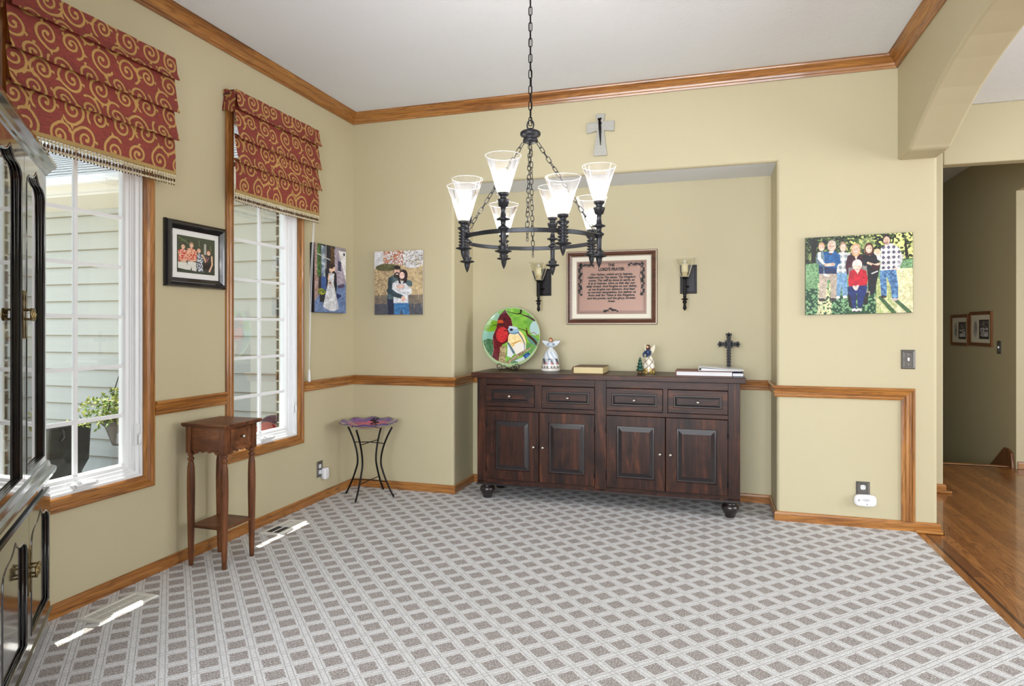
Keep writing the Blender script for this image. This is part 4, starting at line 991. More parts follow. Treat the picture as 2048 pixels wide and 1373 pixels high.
SK = (226, 188, 168)
# family portrait
P = Paint(330, 258, (62, 118, 1650, 1295), (70, 96, 60)); al = P.X > -1e9
P.put(al, (24, 30, 26)); P.speck(al & (P.Y < 520), (70, 92, 44), .58, 4, 1); P.speck(al & (P.Y < 500) & (P.X > 600), (196, 200, 120), .68, 5, 2); P.speck(al & (P.Y < 450) & (P.X > 1380), (222, 220, 140), .5, 6, 3); P.speck(al & (P.Y < 480) & (P.X < 600), (120, 140, 80), .8, 5, 8)
P.ell(980, 250, 120, 90, (216, 216, 150), 0, .8, (P.noise(5, 5), (90, 120, 60))); P.ell(160, 420, 60, 60, (150, 160, 96), 0, .7)
P.line([(1560, 440), (1540, 240)], [50, 20], (30, 24, 20)); P.line([(180, 470), (200, 200)], [60, 90], (22, 22, 20)); P.line([(485, 150), (590, 290)], 7, (120, 130, 120))
gm = al & (P.Y > 480+P.noise(20, 7)*50); P.put(gm, (74, 120, 76), 1., (P.noise(3, 8), (150, 186, 140))); P.speck(gm & (P.Y > 900), (26, 66, 44), .45, 5, 9)
P.put(gm & (P.X > 1400-(P.Y-700)*.15) & (P.Y > 640), (206, 200, 148), 1., (P.noise(5, 10), (232, 228, 190))); P.put(gm & (P.X > 1120) & (P.Y > 780) & (P.X < 1420), (204, 202, 150), 1., (P.noise(4, 12), (150, 170, 100)))
P.speck(gm & (P.Y > 820) & (P.X > 250) & (P.X < 460), (214, 210, 160), .45, 4, 13)
for q in ([(1100, 1060), (1280, 1290)], [(1230, 1070), (1440, 1290)], [(320, 1100), (250, 1290)], [(1340, 1090), (1530, 1280)]): P.line(q, [30, 50], (206, 202, 160), .8)
for q in ([(1180, 1060), (1380, 1290)], [(1400, 1100), (1600, 1290)], [(700, 1270), (1000, 1280)]): P.line(q, [50, 60], (34, 70, 40), .8)
def head(x, y, rx, ry, hair, face=SK, hy=-.45, long=False):
    P.ell(x, y-ry*.12, rx*1.12, ry*1.1, hair)
    if long: P.ell(x, y+ry*.35, rx*1.25, ry*1.15, hair)
    P.ell(x, y+ry*.12, rx*.86, ry*.88, face)
    for s_ in (-1, 1): P.ell(x+s_*rx*.35, y-ry*.02, rx*.14, ry*.07, (90, 60, 56), amt=.8)
    P.ell(x, y+ry*.5, rx*.38, ry*.09, (240, 226, 220)); P.ell(x, y+ry*.22, rx*.1, ry*.14, (200, 150, 130), amt=.6)
plaid = lambda c1, c2, p: (((np.sin(P.X/p)+np.sin(P.Y/p)) > .5).astype(float), c2)
# standing row (back to front)
P.poly([(590, 350), (740, 380), (760, 520), (690, 680), (530, 670), (520, 420)], (206, 208, 206), 1., plaid(0, (140, 150, 156), 13))
P.poly([(530, 670), (690, 680), (700, 1020), (625, 1030), (612, 820), (590, 1020), (520, 1010)], (86, 126, 166), 1., (P.noise(5, 15), (140, 176, 206))); P.ell(555, 1040, 32, 22, (226, 222, 214)); P.ell(660, 1035, 32, 22, (226, 222, 214))
head(632, 290, 46, 70, (150, 120, 100))
P.poly([(700, 420), (780, 392), (880, 400), (940, 430), (930, 700), (690, 700), (666, 560)], (70, 28, 44), 1., (P.noise(6, 16), (50, 20, 34))); P.poly([(790, 400), (860, 400), (826, 490)], (226, 200, 186))
head(822, 325, 56, 74, (200, 160, 120), long=True)
P.poly([(960, 390), (1080, 380), (1150, 470), (1180, 560), (1170, 640), (1090, 1010), (1010, 1020), (990, 640), (930, 560), (920, 450)], (32, 34, 42), 1., (P.noise(6, 17), (20, 20, 24))); P.poly([(985, 385), (1050, 380), (1030, 440)], (224, 190, 176))
head(1016, 325, 56, 70, (84, 44, 34), long=True); P.line([(1000, 540), (1100, 580), (1170, 560)], [34, 36, 34], (222, 184, 162))
P.poly([(1120, 420), (1180, 420), (1190, 520), (1140, 500)], (236, 228, 218)); P.ell(1138, 385, 50, 50, (240, 214, 190)); P.ell(1138, 372, 46, 36, (230, 200, 160)); P.ell(1140, 400, 34, 30, (236, 200, 180)); P.line([(1060, 700), (1140, 670)], 18, (220, 220, 220)); P.poly([(1060, 560), (1180, 600), (1150, 650), (1060, 640)], (56, 18, 26))
P.poly([(1190, 330), (1260, 280), (1340, 262), (1450, 330), (1500, 460), (1480, 560), (1420, 660), (1300, 672), (1180, 660), (1190, 500)], (228, 222, 224), 1., plaid(0, (96, 92, 112), 12)); P.line([(1490, 470), (1440, 640), (1380, 650)], [70, 40, 30], (214, 210, 214), .6); P.ell(1400, 650, 28, 22, SK)
P.poly([(1180, 660), (1410, 656), (1440, 900), (1440, 1080), (1350, 1085), (1330, 900), (1270, 740), (1275, 1040), (1195, 1040), (1175, 780)], (40, 74, 124), 1., (P.noise(6, 19), (120, 166, 206))); P.ell(1230, 1050, 46, 20, (60, 50, 46)); P.ell(1390, 1095, 46, 22, (190, 180, 176))
head(1272, 215, 54, 72, (40, 30, 28)); P.ell(1265, 255, 34, 20, (90, 60, 50), amt=.5)
P.poly([(270, 660), (540, 672), (530, 1060), (450, 1060), (440, 780), (395, 760), (370, 1060), (268, 1050)], (190, 176, 160), 1., (P.noise(7, 20), (170, 154, 138))); P.ell(310, 1070, 50, 24, (56, 50, 50)); P.ell(480, 1070, 46, 24, (56, 50, 50))
P.poly([(330, 340), (400, 345), (520, 340), (585, 400), (596, 520), (545, 560), (535, 680), (270, 670), (260, 420)], (34, 96, 156), 1., (P.noise(8, 21), (26, 74, 128))); P.poly([(265, 560), (535, 600), (535, 684), (265, 672)], (28, 44, 84)); P.poly([(410, 340), (500, 340), (455, 390)], (226, 226, 226)); P.ell(452, 380, 24, 14, (90, 40, 50))
P.line([(490, 540), (380, 545), (320, 530)], [50, 44, 40], (220, 184, 164)); head(462, 268, 58, 78, (206, 184, 168)); P.line([(415, 262), (510, 262)], 5, (100, 80, 76))
P.poly([(240, 360), (330, 330), (350, 430), (350, 660), (375, 690), (340, 690), (330, 560), (230, 520), (225, 420)], (130, 150, 160), 1., (P.noise(5, 22), (70, 90, 104))); P.poly([(250, 350), (300, 340), (300, 430), (360, 520), (330, 540), (250, 450)], (222, 222, 222)); P.ell(380, 700, 50, 16, (226, 226, 220), 20); head(308, 270, 42, 60, (206, 160, 120))
# seated woman in front
P.poly([(712, 600), (985, 580), (990, 960), (712, 960)], (150, 140, 140), .8); P.line([(700, 985), (740, 975)], 14, (200, 180, 160)); P.line([(965, 975), (1025, 970), (1020, 1020)], 12, (200, 180, 160)); P.poly([(700, 980), (770, 980), (790, 1230), (720, 1180)], (20, 18, 20)); P.poly([(930, 980), (1010, 980), (1000, 1160), (940, 1170)], (24, 20, 22), .8)
P.poly([(735, 650), (800, 628), (900, 628), (975, 655), (1000, 780), (985, 870), (880, 880), (720, 880), (706, 790)], (196, 24, 46), 1., (P.noise(7, 23), (166, 18, 40))); P.poly([(810, 640), (880, 640), (850, 700)], (230, 200, 188))
P.poly([(706, 880), (990, 872), (980, 960), (940, 1080), (915, 1210), (850, 1210), (845, 990), (830, 990), (828, 1210), (770, 1210), (750, 1060), (700, 960)], (28, 50, 118), 1., (P.noise(7, 24), (20, 32, 80))); P.line([(795, 890), (825, 920), (850, 880)], [44, 50, 36], (232, 206, 196)); P.ell(800, 1240, 38, 26, (222, 216, 214)); P.ell(868, 1240, 38, 26, (222, 216, 214)); P.ell(800, 1258, 24, 10, (40, 34, 40)); P.ell(868, 1258, 24, 10, (40, 34, 40))
head(842, 570, 66, 74, (214, 206, 200)); P.ell(842, 530, 62, 44, (212, 204, 198))
canvas_print('large family portrait canvas of eight people outdoors, on the wall right of the alcove', lambda u, v, d: (.603+u+.0*v, YB-d, 1.878-v+u*.012*0+.012*u/.62), .622, .508, P, (90, 92, 80), .022)

# couple portrait
P = Paint(150, 204, (110, 185, 870, 1220), (200, 196, 186)); al = P.X > -1e9
P.put(al, (214, 214, 218)); P.speck(al & (P.Y < 430) & (P.X > 250) & (P.X < 560), (176, 108, 80), .5, 3, 1); P.speck(al & (P.Y < 430) & (P.X > 560), (160, 146, 120), .62, 3, 2); P.speck(al & (P.Y < 400) & (P.X > 240) & (P.X < 540), (206, 150, 110), .7, 3, 22)
gm = al & (P.Y > 430+40*np.sin(P.X/90.)); P.put(gm, (150, 128, 96), 1., (vnoise(204, 150, 2.5, 3), (206, 182, 142))); P.ell(300, 450, 170, 60, (70, 76, 48), 0, 1., (P.noise(3, 4), (120, 110, 70)))
P.put(gm & (P.X > 560), (170, 148, 112), .8, (vnoise(204*6, 150, 3, 5)[::6], (216, 194, 150))); P.put(al & (P.Y > 900), (78, 76, 80), .75, (P.noise(4, 6), (120, 106, 92))); P.put(al & (P.Y > 1040), (50, 60, 84), .6)
for k in range(26):
    x = random.uniform(110, 860); y = random.uniform(520, 1150)
    if 310 < x < 690: continue
    P.line([(x, y), (x+random.uniform(-60, 60), y-random.uniform(60, 170))], 6, random.choice([(222, 200, 160), (90, 74, 58), (196, 170, 130)]), .8)
P.poly([(330, 620), (420, 570), (520, 620), (520, 1000), (420, 1210), (330, 1210), (310, 1000)], (64, 84, 90), 1., (P.noise(4, 7), (90, 112, 116))); P.poly([(315, 960), (420, 980), (420, 1220), (330, 1220)], (34, 40, 66))
P.poly([(330, 640), (380, 600), (390, 800), (330, 900)], (46, 62, 70)); P.ell(468, 500, 56, 84, (52, 36, 34)); P.ell(468, 520, 46, 54, (222, 178, 160)); P.ell(468, 580, 50, 50, (56, 38, 34)); P.ell(470, 562, 26, 8, (226, 206, 196)); P.ell(470, 455, 52, 34, (40, 30, 30))
P.poly([(620, 650), (700, 680), (710, 760), (600, 770), (580, 720)], (84, 108, 112))
P.poly([(420, 1010), (650, 1010), (660, 1215), (560, 1215), (540, 1100), (520, 1215), (430, 1215)], (50, 104, 160), 1., (P.noise(4, 9), (70, 130, 184)))
P.poly([(470, 665), (580, 680), (640, 760), (690, 800), (690, 880), (640, 910), (640, 1030), (415, 1030), (410, 900), (390, 800), (400, 710)], (226, 226, 230), 1., (P.noise(5, 10), (204, 206, 212))); P.ell(652, 840, 46, 62, (224, 224, 228))
P.ell(568, 580, 66, 90, (40, 24, 30)); P.poly([(500, 560), (530, 720), (500, 710), (480, 640)], (40, 24, 30)); P.poly([(600, 560), (632, 600), (620, 700), (560, 720)], (40, 24, 30)); P.ell(546, 585, 40, 56, (232, 194, 178)); P.ell(546, 608, 18, 6, (250, 240, 236))
P.line([(350, 830), (430, 890), (540, 930)], [90, 80, 60], (52, 72, 80)); P.ell(568, 962, 36, 44, (230, 190, 170)); P.ell(520, 766, 68, 34, (230, 192, 176))
canvas_print('small canvas of an embracing couple in tall grass, left of the alcove near the corner', lambda u, v, d: (-2.571+u, YB-d, 1.897-v), .427, .508, P, (196, 186, 170), .026)

# wedding portrait on the left wall (u runs along +Y)
P = Paint(132, 200, (175, 190, 640, 1240), (120, 130, 160)); al = P.X > -1e9
P.put(al, (150, 142, 150)); P.poly([(170, 180), (470, 180), (470, 850), (170, 1000)], (40, 38, 44))
P.poly([(175, 180), (240, 200), (230, 1000), (175, 1100)], (150, 110, 96), 1., (P.noise(3, 1), (176, 160, 160))); P.poly([(215, 200), (265, 200), (260, 700), (215, 690)], (96, 140, 60), 1., (P.noise(4, 2), (40, 70, 40))); P.poly([(270, 210), (325, 220), (325, 690), (270, 680)], (196, 206, 216), 1., (P.noise(8, 3), (90, 110, 130)))
P.poly([(340, 220), (400, 240), (400, 700), (340, 700)], (30, 30, 44)); P.line([(220, 350), (410, 420)], 14, (196, 196, 190)); P.line([(338, 200), (338, 560)], 10, (170, 170, 170)); P.poly([(405, 200), (460, 230), (455, 560), (405, 560)], (120, 84, 44), 1., (P.noise(3, 4), (50, 36, 26)))
P.poly([(460, 230), (520, 240), (640, 740), (640, 800), (470, 800)], (170, 158, 172)); P.poly([(520, 240), (640, 240), (640, 740)], (230, 228, 226)); P.poly([(512, 400), (565, 420), (560, 580), (512, 560)], (66, 66, 96)); P.line([(512, 572), (562, 584)], 12, (226, 226, 230)); P.ell(610, 290, 14, 26, (50, 50, 50))
P.poly([(175, 1080), (300, 880), (480, 800), (640, 760), (640, 1240), (175, 1240)], (92, 116, 160), 1., (P.noise(6, 5), (120, 140, 180))); P.poly([(270, 690), (340, 690), (340, 900), (270, 900)], (60, 90, 150)); P.poly([(500, 820), (600, 760), (620, 810), (540, 850)], (84, 66, 96)); P.poly([(470, 920), (580, 960), (480, 1040)], (34, 44, 96))
P.poly([(240, 900), (330, 920), (330, 1090), (250, 1080)], (34, 40, 44)); P.ell(280, 920, 60, 46, (50, 84, 40), 0, 1., (P.noise(3, 6), (190, 180, 60)))
P.poly([(430, 560), (490, 610), (500, 800), (480, 1000), (440, 900), (400, 700)], (24, 22, 30)); P.ell(446, 540, 26, 46, (226, 186, 164)); P.ell(436, 496, 36, 24, (40, 28, 28)); P.poly([(340, 700), (400, 640), (400, 780), (350, 780)], (20, 20, 26))
P.poly([(375, 620), (460, 620), (450, 780), (480, 920), (525, 1170), (470, 1210), (400, 1215), (330, 1180), (295, 1150), (340, 920), (365, 780)], (230, 228, 226), 1., (vnoise(200, 132*3, 5, 7)[:, ::3], (196, 200, 214))); P.ell(410, 570, 26, 44, (232, 196, 170)); P.ell(412, 528, 30, 22, (60, 34, 30)); P.line([(380, 640), (370, 720), (400, 770)], 16, (226, 188, 160)); P.ell(398, 790, 24, 26, (224, 190, 180)); P.ell(398, 772, 14, 12, (60, 30, 40))
canvas_print('wedding portrait canvas of a bride and groom, on the left wall between window and corner', lambda u, v, d: (XL+d, 4.035+u, 1.908-v), .425, .508, P, (26, 24, 26), .038)

# black framed group photo between the windows
t = thing('framed_photo', 'black-framed group photo with wide white mat, on the left wall between the two windows', 'framed photo', (XL, 2.93, 1.51))
fl = lambda u, v, d: (XL+.001+d, u, v)
y0_, y1_, z0_, z1_ = 2.722, 3.160, 1.512, 1.876
obj('frame', MB().panel(fl, y0_, y1_, z0_, z1_, [(0, .014), (.006, .026), (.014, .032), (.024, .034), (.028, .028), (.046, .018), (.050, .014)], cap=None, back=0), 'black_frame', t)
obj('mat', MB().panel(fl, y0_+.046, y1_-.046, z0_+.046, z1_-.046, [(0, .012), (.034, .012)], cap=0), 'mat_white', t)
P = Paint(170, 140, (350, 390, 865, 1000), (30, 46, 34)); al = P.X > -1e9; tilt_ = lambda x: 0
P.put(al, (28, 40, 30), 1., (P.noise(7, 1), (50, 66, 46)))
for q, c_ in (([(370, 430), (500, 510)], (120, 150, 90)), ([(640, 440), (650, 560)], (130, 140, 110)), ([(800, 500), (810, 580)], (150, 150, 90)), ([(400, 480), (480, 460)], (90, 120, 70))): P.line(q, 10, c_, .8)
P.poly([(712, 480), (742, 480), (742, 660), (712, 660)], (176, 176, 170))
def hawaiian(pts, c1, c2, sd_): P.poly(pts, c1, 1., ((P.noise(3, sd_) > .5).astype(float), c2))
hawaiian([(365, 640), (420, 610), (480, 640), (490, 780), (460, 830), (370, 820)], (190, 40, 36), (236, 180, 160), 2); hawaiian([(480, 600), (540, 570), (610, 620), (620, 740), (590, 800), (490, 800), (475, 700)], (192, 46, 38), (240, 190, 160), 3)
P.poly([(362, 830), (480, 830), (490, 950), (362, 930)], (222, 222, 214)); P.poly([(490, 810), (600, 810), (606, 960), (545, 950), (540, 890), (525, 950), (480, 940)], (222, 222, 216))
hawaiian([(610, 660), (680, 650), (700, 780), (700, 960), (610, 950)], (214, 220, 226), (44, 52, 84), 4); P.line([(690, 670), (730, 760), (735, 800)], [22, 26, 20], (226, 178, 150))
P.poly([(730, 680), (830, 660), (840, 960), (700, 950), (690, 810), (740, 790)], (26, 24, 30)); P.line([(820, 680), (826, 820), (786, 940)], [24, 24, 24], (226, 182, 154)); P.line([(745, 690), (755, 770), (780, 700)], 8, (190, 110, 140))
for x, y, hc in ((430, 570, (40, 26, 24)), (540, 530, (110, 90, 70)), (640, 600, (60, 36, 28)), (775, 620, (96, 56, 36))): P.ell(x, y-8, 32, 48, hc); P.ell(x, y+8, 25, 38, (224, 176, 150)); P.ell(x, y+26, 11, 4, (250, 236, 230))
for x, y in ((435, 810), (540, 790)): P.ell(x, y, 36, 18, (222, 176, 150))
grid_obj('photo', P.a, lambda u, v: (XL+.0145+0*u, y0_+.080+u*(y1_-y0_-.16), z1_-.080-v*(z1_-z0_-.16)), 'gloss_print', t)

# ================================================================== CHANDELIER
CX, CY = -.825, 2.985; RR = .362; ZR = 1.752
ch = thing('chandelier', 'eight-light dark metal ring chandelier with clear glass cone shades, hung on a long chain', 'chandelier', (CX, CY, 1.6), YAW)
cw = WM[ch] = Matrix.Translation((CX, CY, 0)) @ Matrix.Rotation(YAW, 4, 'Z')
ch.scale = (.909,)*3; ch.location = (CX, CY, .1175)      # all its parts are drawn ten per cent larger than life
def cpos(th, r, z):      # theta = 0 faces the camera side
    a = -PI/2+math.radians(th); p = cw @ Vector((r*math.cos(a), r*math.sin(a), 0)); return p.x, p.y, z
ring = MB(); n = 96; vs = []
for i in range(n):
    for dr, dz in ((-.0035, -.011), (.0035, -.011), (.0035, .011), (-.0035, .011)):
        vs.append(cpos(360*i/n, RR+dr, ZR+dz))
ring.add(vs, [(i*4+q, ((i+1) % n)*4+q, ((i+1) % n)*4+(q+1) % 4, i*4+(q+1) % 4) for i in range(n) for q in range(4)])
obj('ring', ring, 'bronze', ch, bevel=.002)
def chain(mb, p0, p1, ln=.030, w_=.008, r=.0019, sag=0., twist=0.):
    p0, p1 = Vector(p0), Vector(p1); D = (p1-p0).length; cnt = max(1, round(D/(ln-.006))); d = (p1-p0)/cnt
    t = d.normalized(); u = t.cross(Vector((.3, 1, .2))).normalized(); v_ = t.cross(u)
    for k in range(cnt):
        c_ = p0+d*(k+.5)+Vector((0, 0, -sag*4*((k+.5)/cnt)*(1-(k+.5)/cnt)))
        a = twist*k+(PI/2 if k % 2 else 0)+.35; s_ = u*math.cos(a)+v_*math.sin(a); h = ln/2-w_
        pts = [c_+t*(h+w_*math.sin(PI*i/6))+s_*w_*math.cos(PI*i/6) for i in range(7)]+[c_-t*(h+w_*math.sin(PI*i/6))-s_*w_*math.cos(PI*i/6) for i in range(7)]
        mb.tube(pts, r, 5, closed=True)
sc_ = MB(); chain(sc_, (CX, CY, 2.36), (CX, CY, 3.155), .047, .0085, .0026)
sc_.tube([(CX+.003, CY, 2.37), (CX+.006, CY, 2.6), (CX-.003, CY, 2.8), (CX, CY, 3.16)], .002, 5)
obj('suspension_chain', sc_, 'iron', ch)
obj('ceiling_canopy', MB().lathe([(.001, 3.147), (.012, 3.147), (.02, 3.157), (.055, 3.167), (.065, 3.184), (.065, 3.1925), (.001, 3.1925)], (CX, CY, 0), 24), 'bronze', ch)
hb = MB().lathe([(.001, 2.262), (.020, 2.264), (.034, 2.270), (.040, 2.276), (.040, 2.284), (.034, 2.292), (.040, 2.299), (.052, 2.305), (.055, 2.312), (.054, 2.322), (.044, 2.330), (.016, 2.334), (.010, 2.345), (.001, 2.346)], (CX, CY, 0), 28)
obj('hub', hb, 'bronze', ch)
tp = MB(); tp.tube([(CX+.018*math.cos(a), CY, 2.362+.026*math.sin(a)) for a in [2*PI*i/16 for i in range(16)]], .0042, 6, closed=True); obj('hub_loop', tp, 'bronze', ch)
for k, th in enumerate((-4, 86, 176, 266)):
    m = MB(); chain(m, cpos(th, .038, 2.268), cpos(th, RR-.004, ZR+.015), .038, .0088, .0022, 0, .3); chain(m, cpos(th, RR-.006, ZR+.01), cpos(th, RR-.006, ZR-.05), .022, .005, .0016)
    obj('support_chain', m, 'bronze', ch)
def arm(th, tall):
    x, y, _ = cpos(th, RR+.010, 0)
    zt = 2.108 if tall else 2.006; zb = zt-.178; z0 = 1.592 if tall else 1.630
    L_ = zb-z0; pf = [(.001, z0)]
    tip = [(.005, .008), (.011, .022), (.0155, .040), (.016, .050), (.019, .052), (.040, .058), (.041, .062), (.020, .068)]
    pf += [(r, z0+z) for r, z in tip]
    za = z0+.070; zc = zb-.050
    if tall:
        pf += [(.024, za+.006), (.026, za+.012), (.016, za+.018), (.0125, za+.030), (.013, za+.075), (.017, za+.092), (.024, za+.096), (.027, za+.102), (.020, za+.108), (.012, za+.114), (.014, za+.135), (.032, za+.140), (.033, za+.145), (.015, za+.152), (.011, za+.180), (.013, za+.200), (.022, za+.204)]
    else:
        q = (zc-za)/5
        for k in range(5): pf += [(.026, za+q*k+.004), (.027, za+q*k+.009), (.014, za+q*k+q-.004)]
    pf += [(.030, zc+.012), (.031, zc+.017), (.016, zc+.022), (.018, zc+.034), (.027, zc+.040), (.028, zb), (.001, zb+.0005)]
    s_ = obj('lamp_stem', MB().lathe(pf, (x, y, 0), 20), 'bronze', ch)
    gl = MB().shell([(.024, zb), (.030, zb+.003), (.046, zb+.060), (.068, zb+.130), (.084, zt)], (x, y, 0), 48, fn=lambda r, z, a: (r*(1+(.022 if z < zt-.001 else .03)*abs(math.cos(a*5))), z))
    g_ = obj('glass_shade', gl, 'cup_glass', s_, recalc=False)
    obj('glass_rim', MB().tube([(x+.084*math.cos(a)*(1+.03*abs(math.cos(a*5))), y+.084*math.sin(a)*(1+.03*abs(math.cos(a*5))), zt) for a in [2*PI*i/48 for i in range(48)]], .0014, 5, closed=True), plain_c('glass_rim_white', 236, 236, 238, .1), s_)
    obj('socket', MB().lathe([(.017, zb+.001), (.017, zb+.034), (.001, zb+.035)], (x, y, 0), 14), 'candle', s_)
    obj('bulb', MB().lathe([(.012, zb+.034), (.015, zb+.045), (.026, zb+.068), (.029, zb+.085), (.024, zb+.102), (.012, zb+.113), (.001, zb+.116)], (x, y, 0), 20), 'bulb', s_)
for k, th in enumerate((-22, 23, 68, 113, 158, 203, 248, 293)): arm(th, k % 2 == 0)

# ================================================================== SIDE TABLE BY THE WINDOW
tx0, tx1, ty0, ty1 = -2.705, -2.450, 2.800, 3.050
t = thing('side_table', 'tall slim cherry-stained side table with one drawer and turned legs, by the windows', 'side table', ((tx0+tx1)/2, (ty0+ty1)/2, 0))
top = MB(); ov = .022
top.box(tx0-.012, tx1+ov, ty0-ov, ty1+ov, .763, .775)
top.panel(lambda u, v, d: (u, v, .763-d), tx0-.012, tx1+ov, ty0-ov, ty1+ov, [(0, 0), (.006, .008), (.012, .010)], cap=0)
obj('top', top, 'cherry_x', t, bevel=.003)
zb_ = .755; L0 = .036
def scallop(u0, u1, zlow):
    pts = [(u1, zb_), (u0, zb_), (u0, zlow-.012)]; n_ = 4; w__ = (u1-u0)/n_
    for k in range(n_):
        hgt_ = [.022, .014, .014, .022][k]
        for i in range(9):
            s_ = i/8; pts.append((u0+w__*(k+s_), zlow+.004-hgt_*math.sin(PI*s_)))
    pts.append((u1, zlow-.012)); return pts
obj('apron', MB().prism(scallop(tx0+L0, tx1-L0, .625), 'y', ty0+.006, ty0+.018), 'cherry_x', t)
obj('apron', MB().prism(scallop(tx0+L0, tx1-L0, .625), 'y', ty1-.018, ty1-.006), 'cherry_x', t)
obj('apron', MB().prism(scallop(ty0+L0, ty1-L0, .625), 'x', tx0+.006, tx0+.018), 'cherry_x', t)
obj('apron', MB().prism(scallop(ty0+L0, ty1-L0, .625), 'x', tx1-.018, tx1-.006), 'cherry_x', t)
d = obj('drawer', MB().panel(lambda u, v, dd: (tx1-.006+dd, u, v), ty0+.048, ty1-.048, .648, .742, [(0, .004), (.003, .007), (.018, .009), (.024, .006)], back=0), 'cherry_x', t)
obj('knob', MB().lathe([(.006, 0), (.004, .008), (.010, .014), (.0115, .020), (.008, .025), (.001, .027)], (tx1, (ty0+ty1)/2, .695), 14, rot=Matrix.Rotation(PI/2, 3, 'Y')), 'nickel', d)
for x in (tx0+L0/2, tx1-L0/2):
    for y in (ty0+L0/2, ty1-L0/2):
        h_ = L0/2
        m = MB().box(x-h_, x+h_, y-h_, y+h_, .612, .755)
        m.lathe([(.014, .614), (.0165, .604), (.0175, .598), (.011, .594), (.010, .588), (.0165, .582), (.018, .574), (.012, .566), (.014, .560), (.0185, .53), (.0205, .46), (.0205, .38), (.019, .28), (.0165, .15), (.014, .05), (.012, 0)], (x, y, 0), 18)
        obj('leg', m, 'cherry_z', t)
obj('shelf', MB().box(tx0+.012, tx1-.012, ty0+.012, ty1-.012, .205, .221), 'cherry_x', t, bevel=.004)

# ================================================================== GLASS BIRD BATH STAND IN THE CORNER
bc = (-2.49, 4.375)
t = thing('plant_stand', 'black wire stand with four curved legs carrying a purple glass bowl in the corner', 'stand', (bc[0], bc[1], 0))
ft_ = [(-2.700, 4.378), (-2.487, 4.170), (-2.290, 4.395), (-2.478, 4.556)]
def legpt(k, z):
    dx, dy = ft_[k][0]-bc[0], ft_[k][1]-bc[1]; l = math.hypot(dx, dy); s_ = z/.53
    r = .200*((1-s_)**2.2)*1. + .062+ (.125*max(0, s_-.45)**1.35/(.55**1.35)) - .060*(1-s_)**2.2
    return bc[0]+dx/l*r, bc[1]+dy/l*r, z
for k in range(4):
    pts = [legpt(k, .53*i/20) for i in range(21)]; pts[0] = pts[0][:2]+(.004,)
    obj('leg', MB().tube(pts, .0072, 8), 'iron', t)
for z in (.405, .115):
    for a, b_ in ((0, 2), (1, 3)):
        p, q = legpt(a, z+.004*(a == 1)), legpt(b_, z+.004*(a == 1)); m_ = ((p[0]+q[0])/2, (p[1]+q[1])/2, z+.006)
        obj('cross_brace', MB().tube([p, m_, q], .0035, 6), 'iron', t)
t2 = thing('glass_bowl', 'shallow purple and pink art-glass bowl with a wavy rim resting on the black stand', 'bowl', (bc[0], bc[1], .512))
N_, K_ = 96, 14; m = MB(); vs = []
for i in range(N_):
    a = 2*PI*i/N_
    for j in range(K_):
        s_ = j/(K_-1); r = .222*s_*(1+.022*s_*s_*math.sin(a*10)); z = .512+.058*s_**1.8+.006*s_**3*math.sin(a*10+1)
        vs.append((bc[0]+r*math.cos(a), bc[1]+r*math.sin(a), z))
m.add(vs, [(i*K_+j, ((i+1) % N_)*K_+j, ((i+1) % N_)*K_+j+1, i*K_+j+1) for i in range(N_) for j in range(K_-1)], 0, True)
bo = obj('bowl_glass', m, 'glass_purple', t2)
def bc_(p):
    r = math.hypot(p.x, p.y)/.222; a = math.atan2(p.y, p.x)
    v_ = .5+.5*math.sin(a*3+r*14)
    if r > .95: return (52, 48, 112)
    if r > .72: return (120, 74, 150) if v_ > .35 else (90, 60, 140)
    if .3 < r < .7 and 0.2 < a < .75: return (44, 30, 36)
    return (200, 70, 116) if v_ > .25 else (158, 50, 110)
colour_verts(bo, bc_); so_ = bo.modifiers.new('s', 'SOLIDIFY'); so_.thickness = .004
tag(obj('twig_ball', MB().tube([(bc[0]+.06+.034*math.cos(i*.9)*math.cos(i*.23), bc[1]-.02+.034*math.sin(i*.9)*math.cos(i*.23), .575+.022*math.sin(i*.23+.8)) for i in range(90)], .0022, 5), plain_c('dark_twig', 52, 36, 30)), 'small dark ball of twigs lying in the purple glass bowl', 'ornament')

# ================================================================== WALL PLATES, OUTLETS, REGISTERS
def plate(name, label, cat, fn, w_, h_, kind, parent_loc, mat='pewter'):
    t = thing(name, label, cat, parent_loc)
    obj('cover_plate', MB().panel(fn, -w_/2, w_/2, -h_/2, h_/2, [(0, .003), (.006, .007), (.014, .006), (.017, .004)], back=.0005), mat, t)
    if kind == 'switch':
        obj('toggle', MB().panel(fn, -.006, .006, -.010, .012, [(0, .008), (.002, .014)], back=.004), 'white_plastic', t)
        for s_ in (-1, 1): obj('screw', MB().panel(fn, -.0025, .0025, s_*.032-.0025, s_*.032+.0025, [(0, .0055), (.001, .006)], back=.004), 'nickel', t)
    else:
        for zz in ((.022, -.022) if kind == 'double' else (.022,)):
            oc = MB(); pts = [(max(-.014, min(.014, .019*math.cos(a))), zz+.015*math.sin(a)) for a in [2*PI*i/24 for i in range(24)]]
            vs = [fn(u, v, d) for d in (.0035, .0062) for u, v in pts]; oc.add(vs, [(i, (i+1) % 24, 24+(i+1) % 24, 24+i) for i in range(24)]+[tuple(range(24)), tuple(range(24, 48))])
            r_ = obj('receptacle', oc, 'white_plastic', t)
            sl_ = MB()
            for u in (-.006, .006): sl_.panel(fn, u-.0012, u+.0012, zz, zz+.008, [(0, .0064), (.0004, .0065)], back=.005)
            sl_.panel(fn, -.002, .002, zz-.010, zz-.006, [(0, .0064), (.0004, .0065)], back=.005)
            obj('slot', sl_, 'black', r_)
    return t
fb = lambda cx, cz: (lambda u, v, d: (cx+u, YB-d, cz+v))
fL = lambda cy, cz: (lambda u, v, d: (XL+d, cy+u, cz+v))
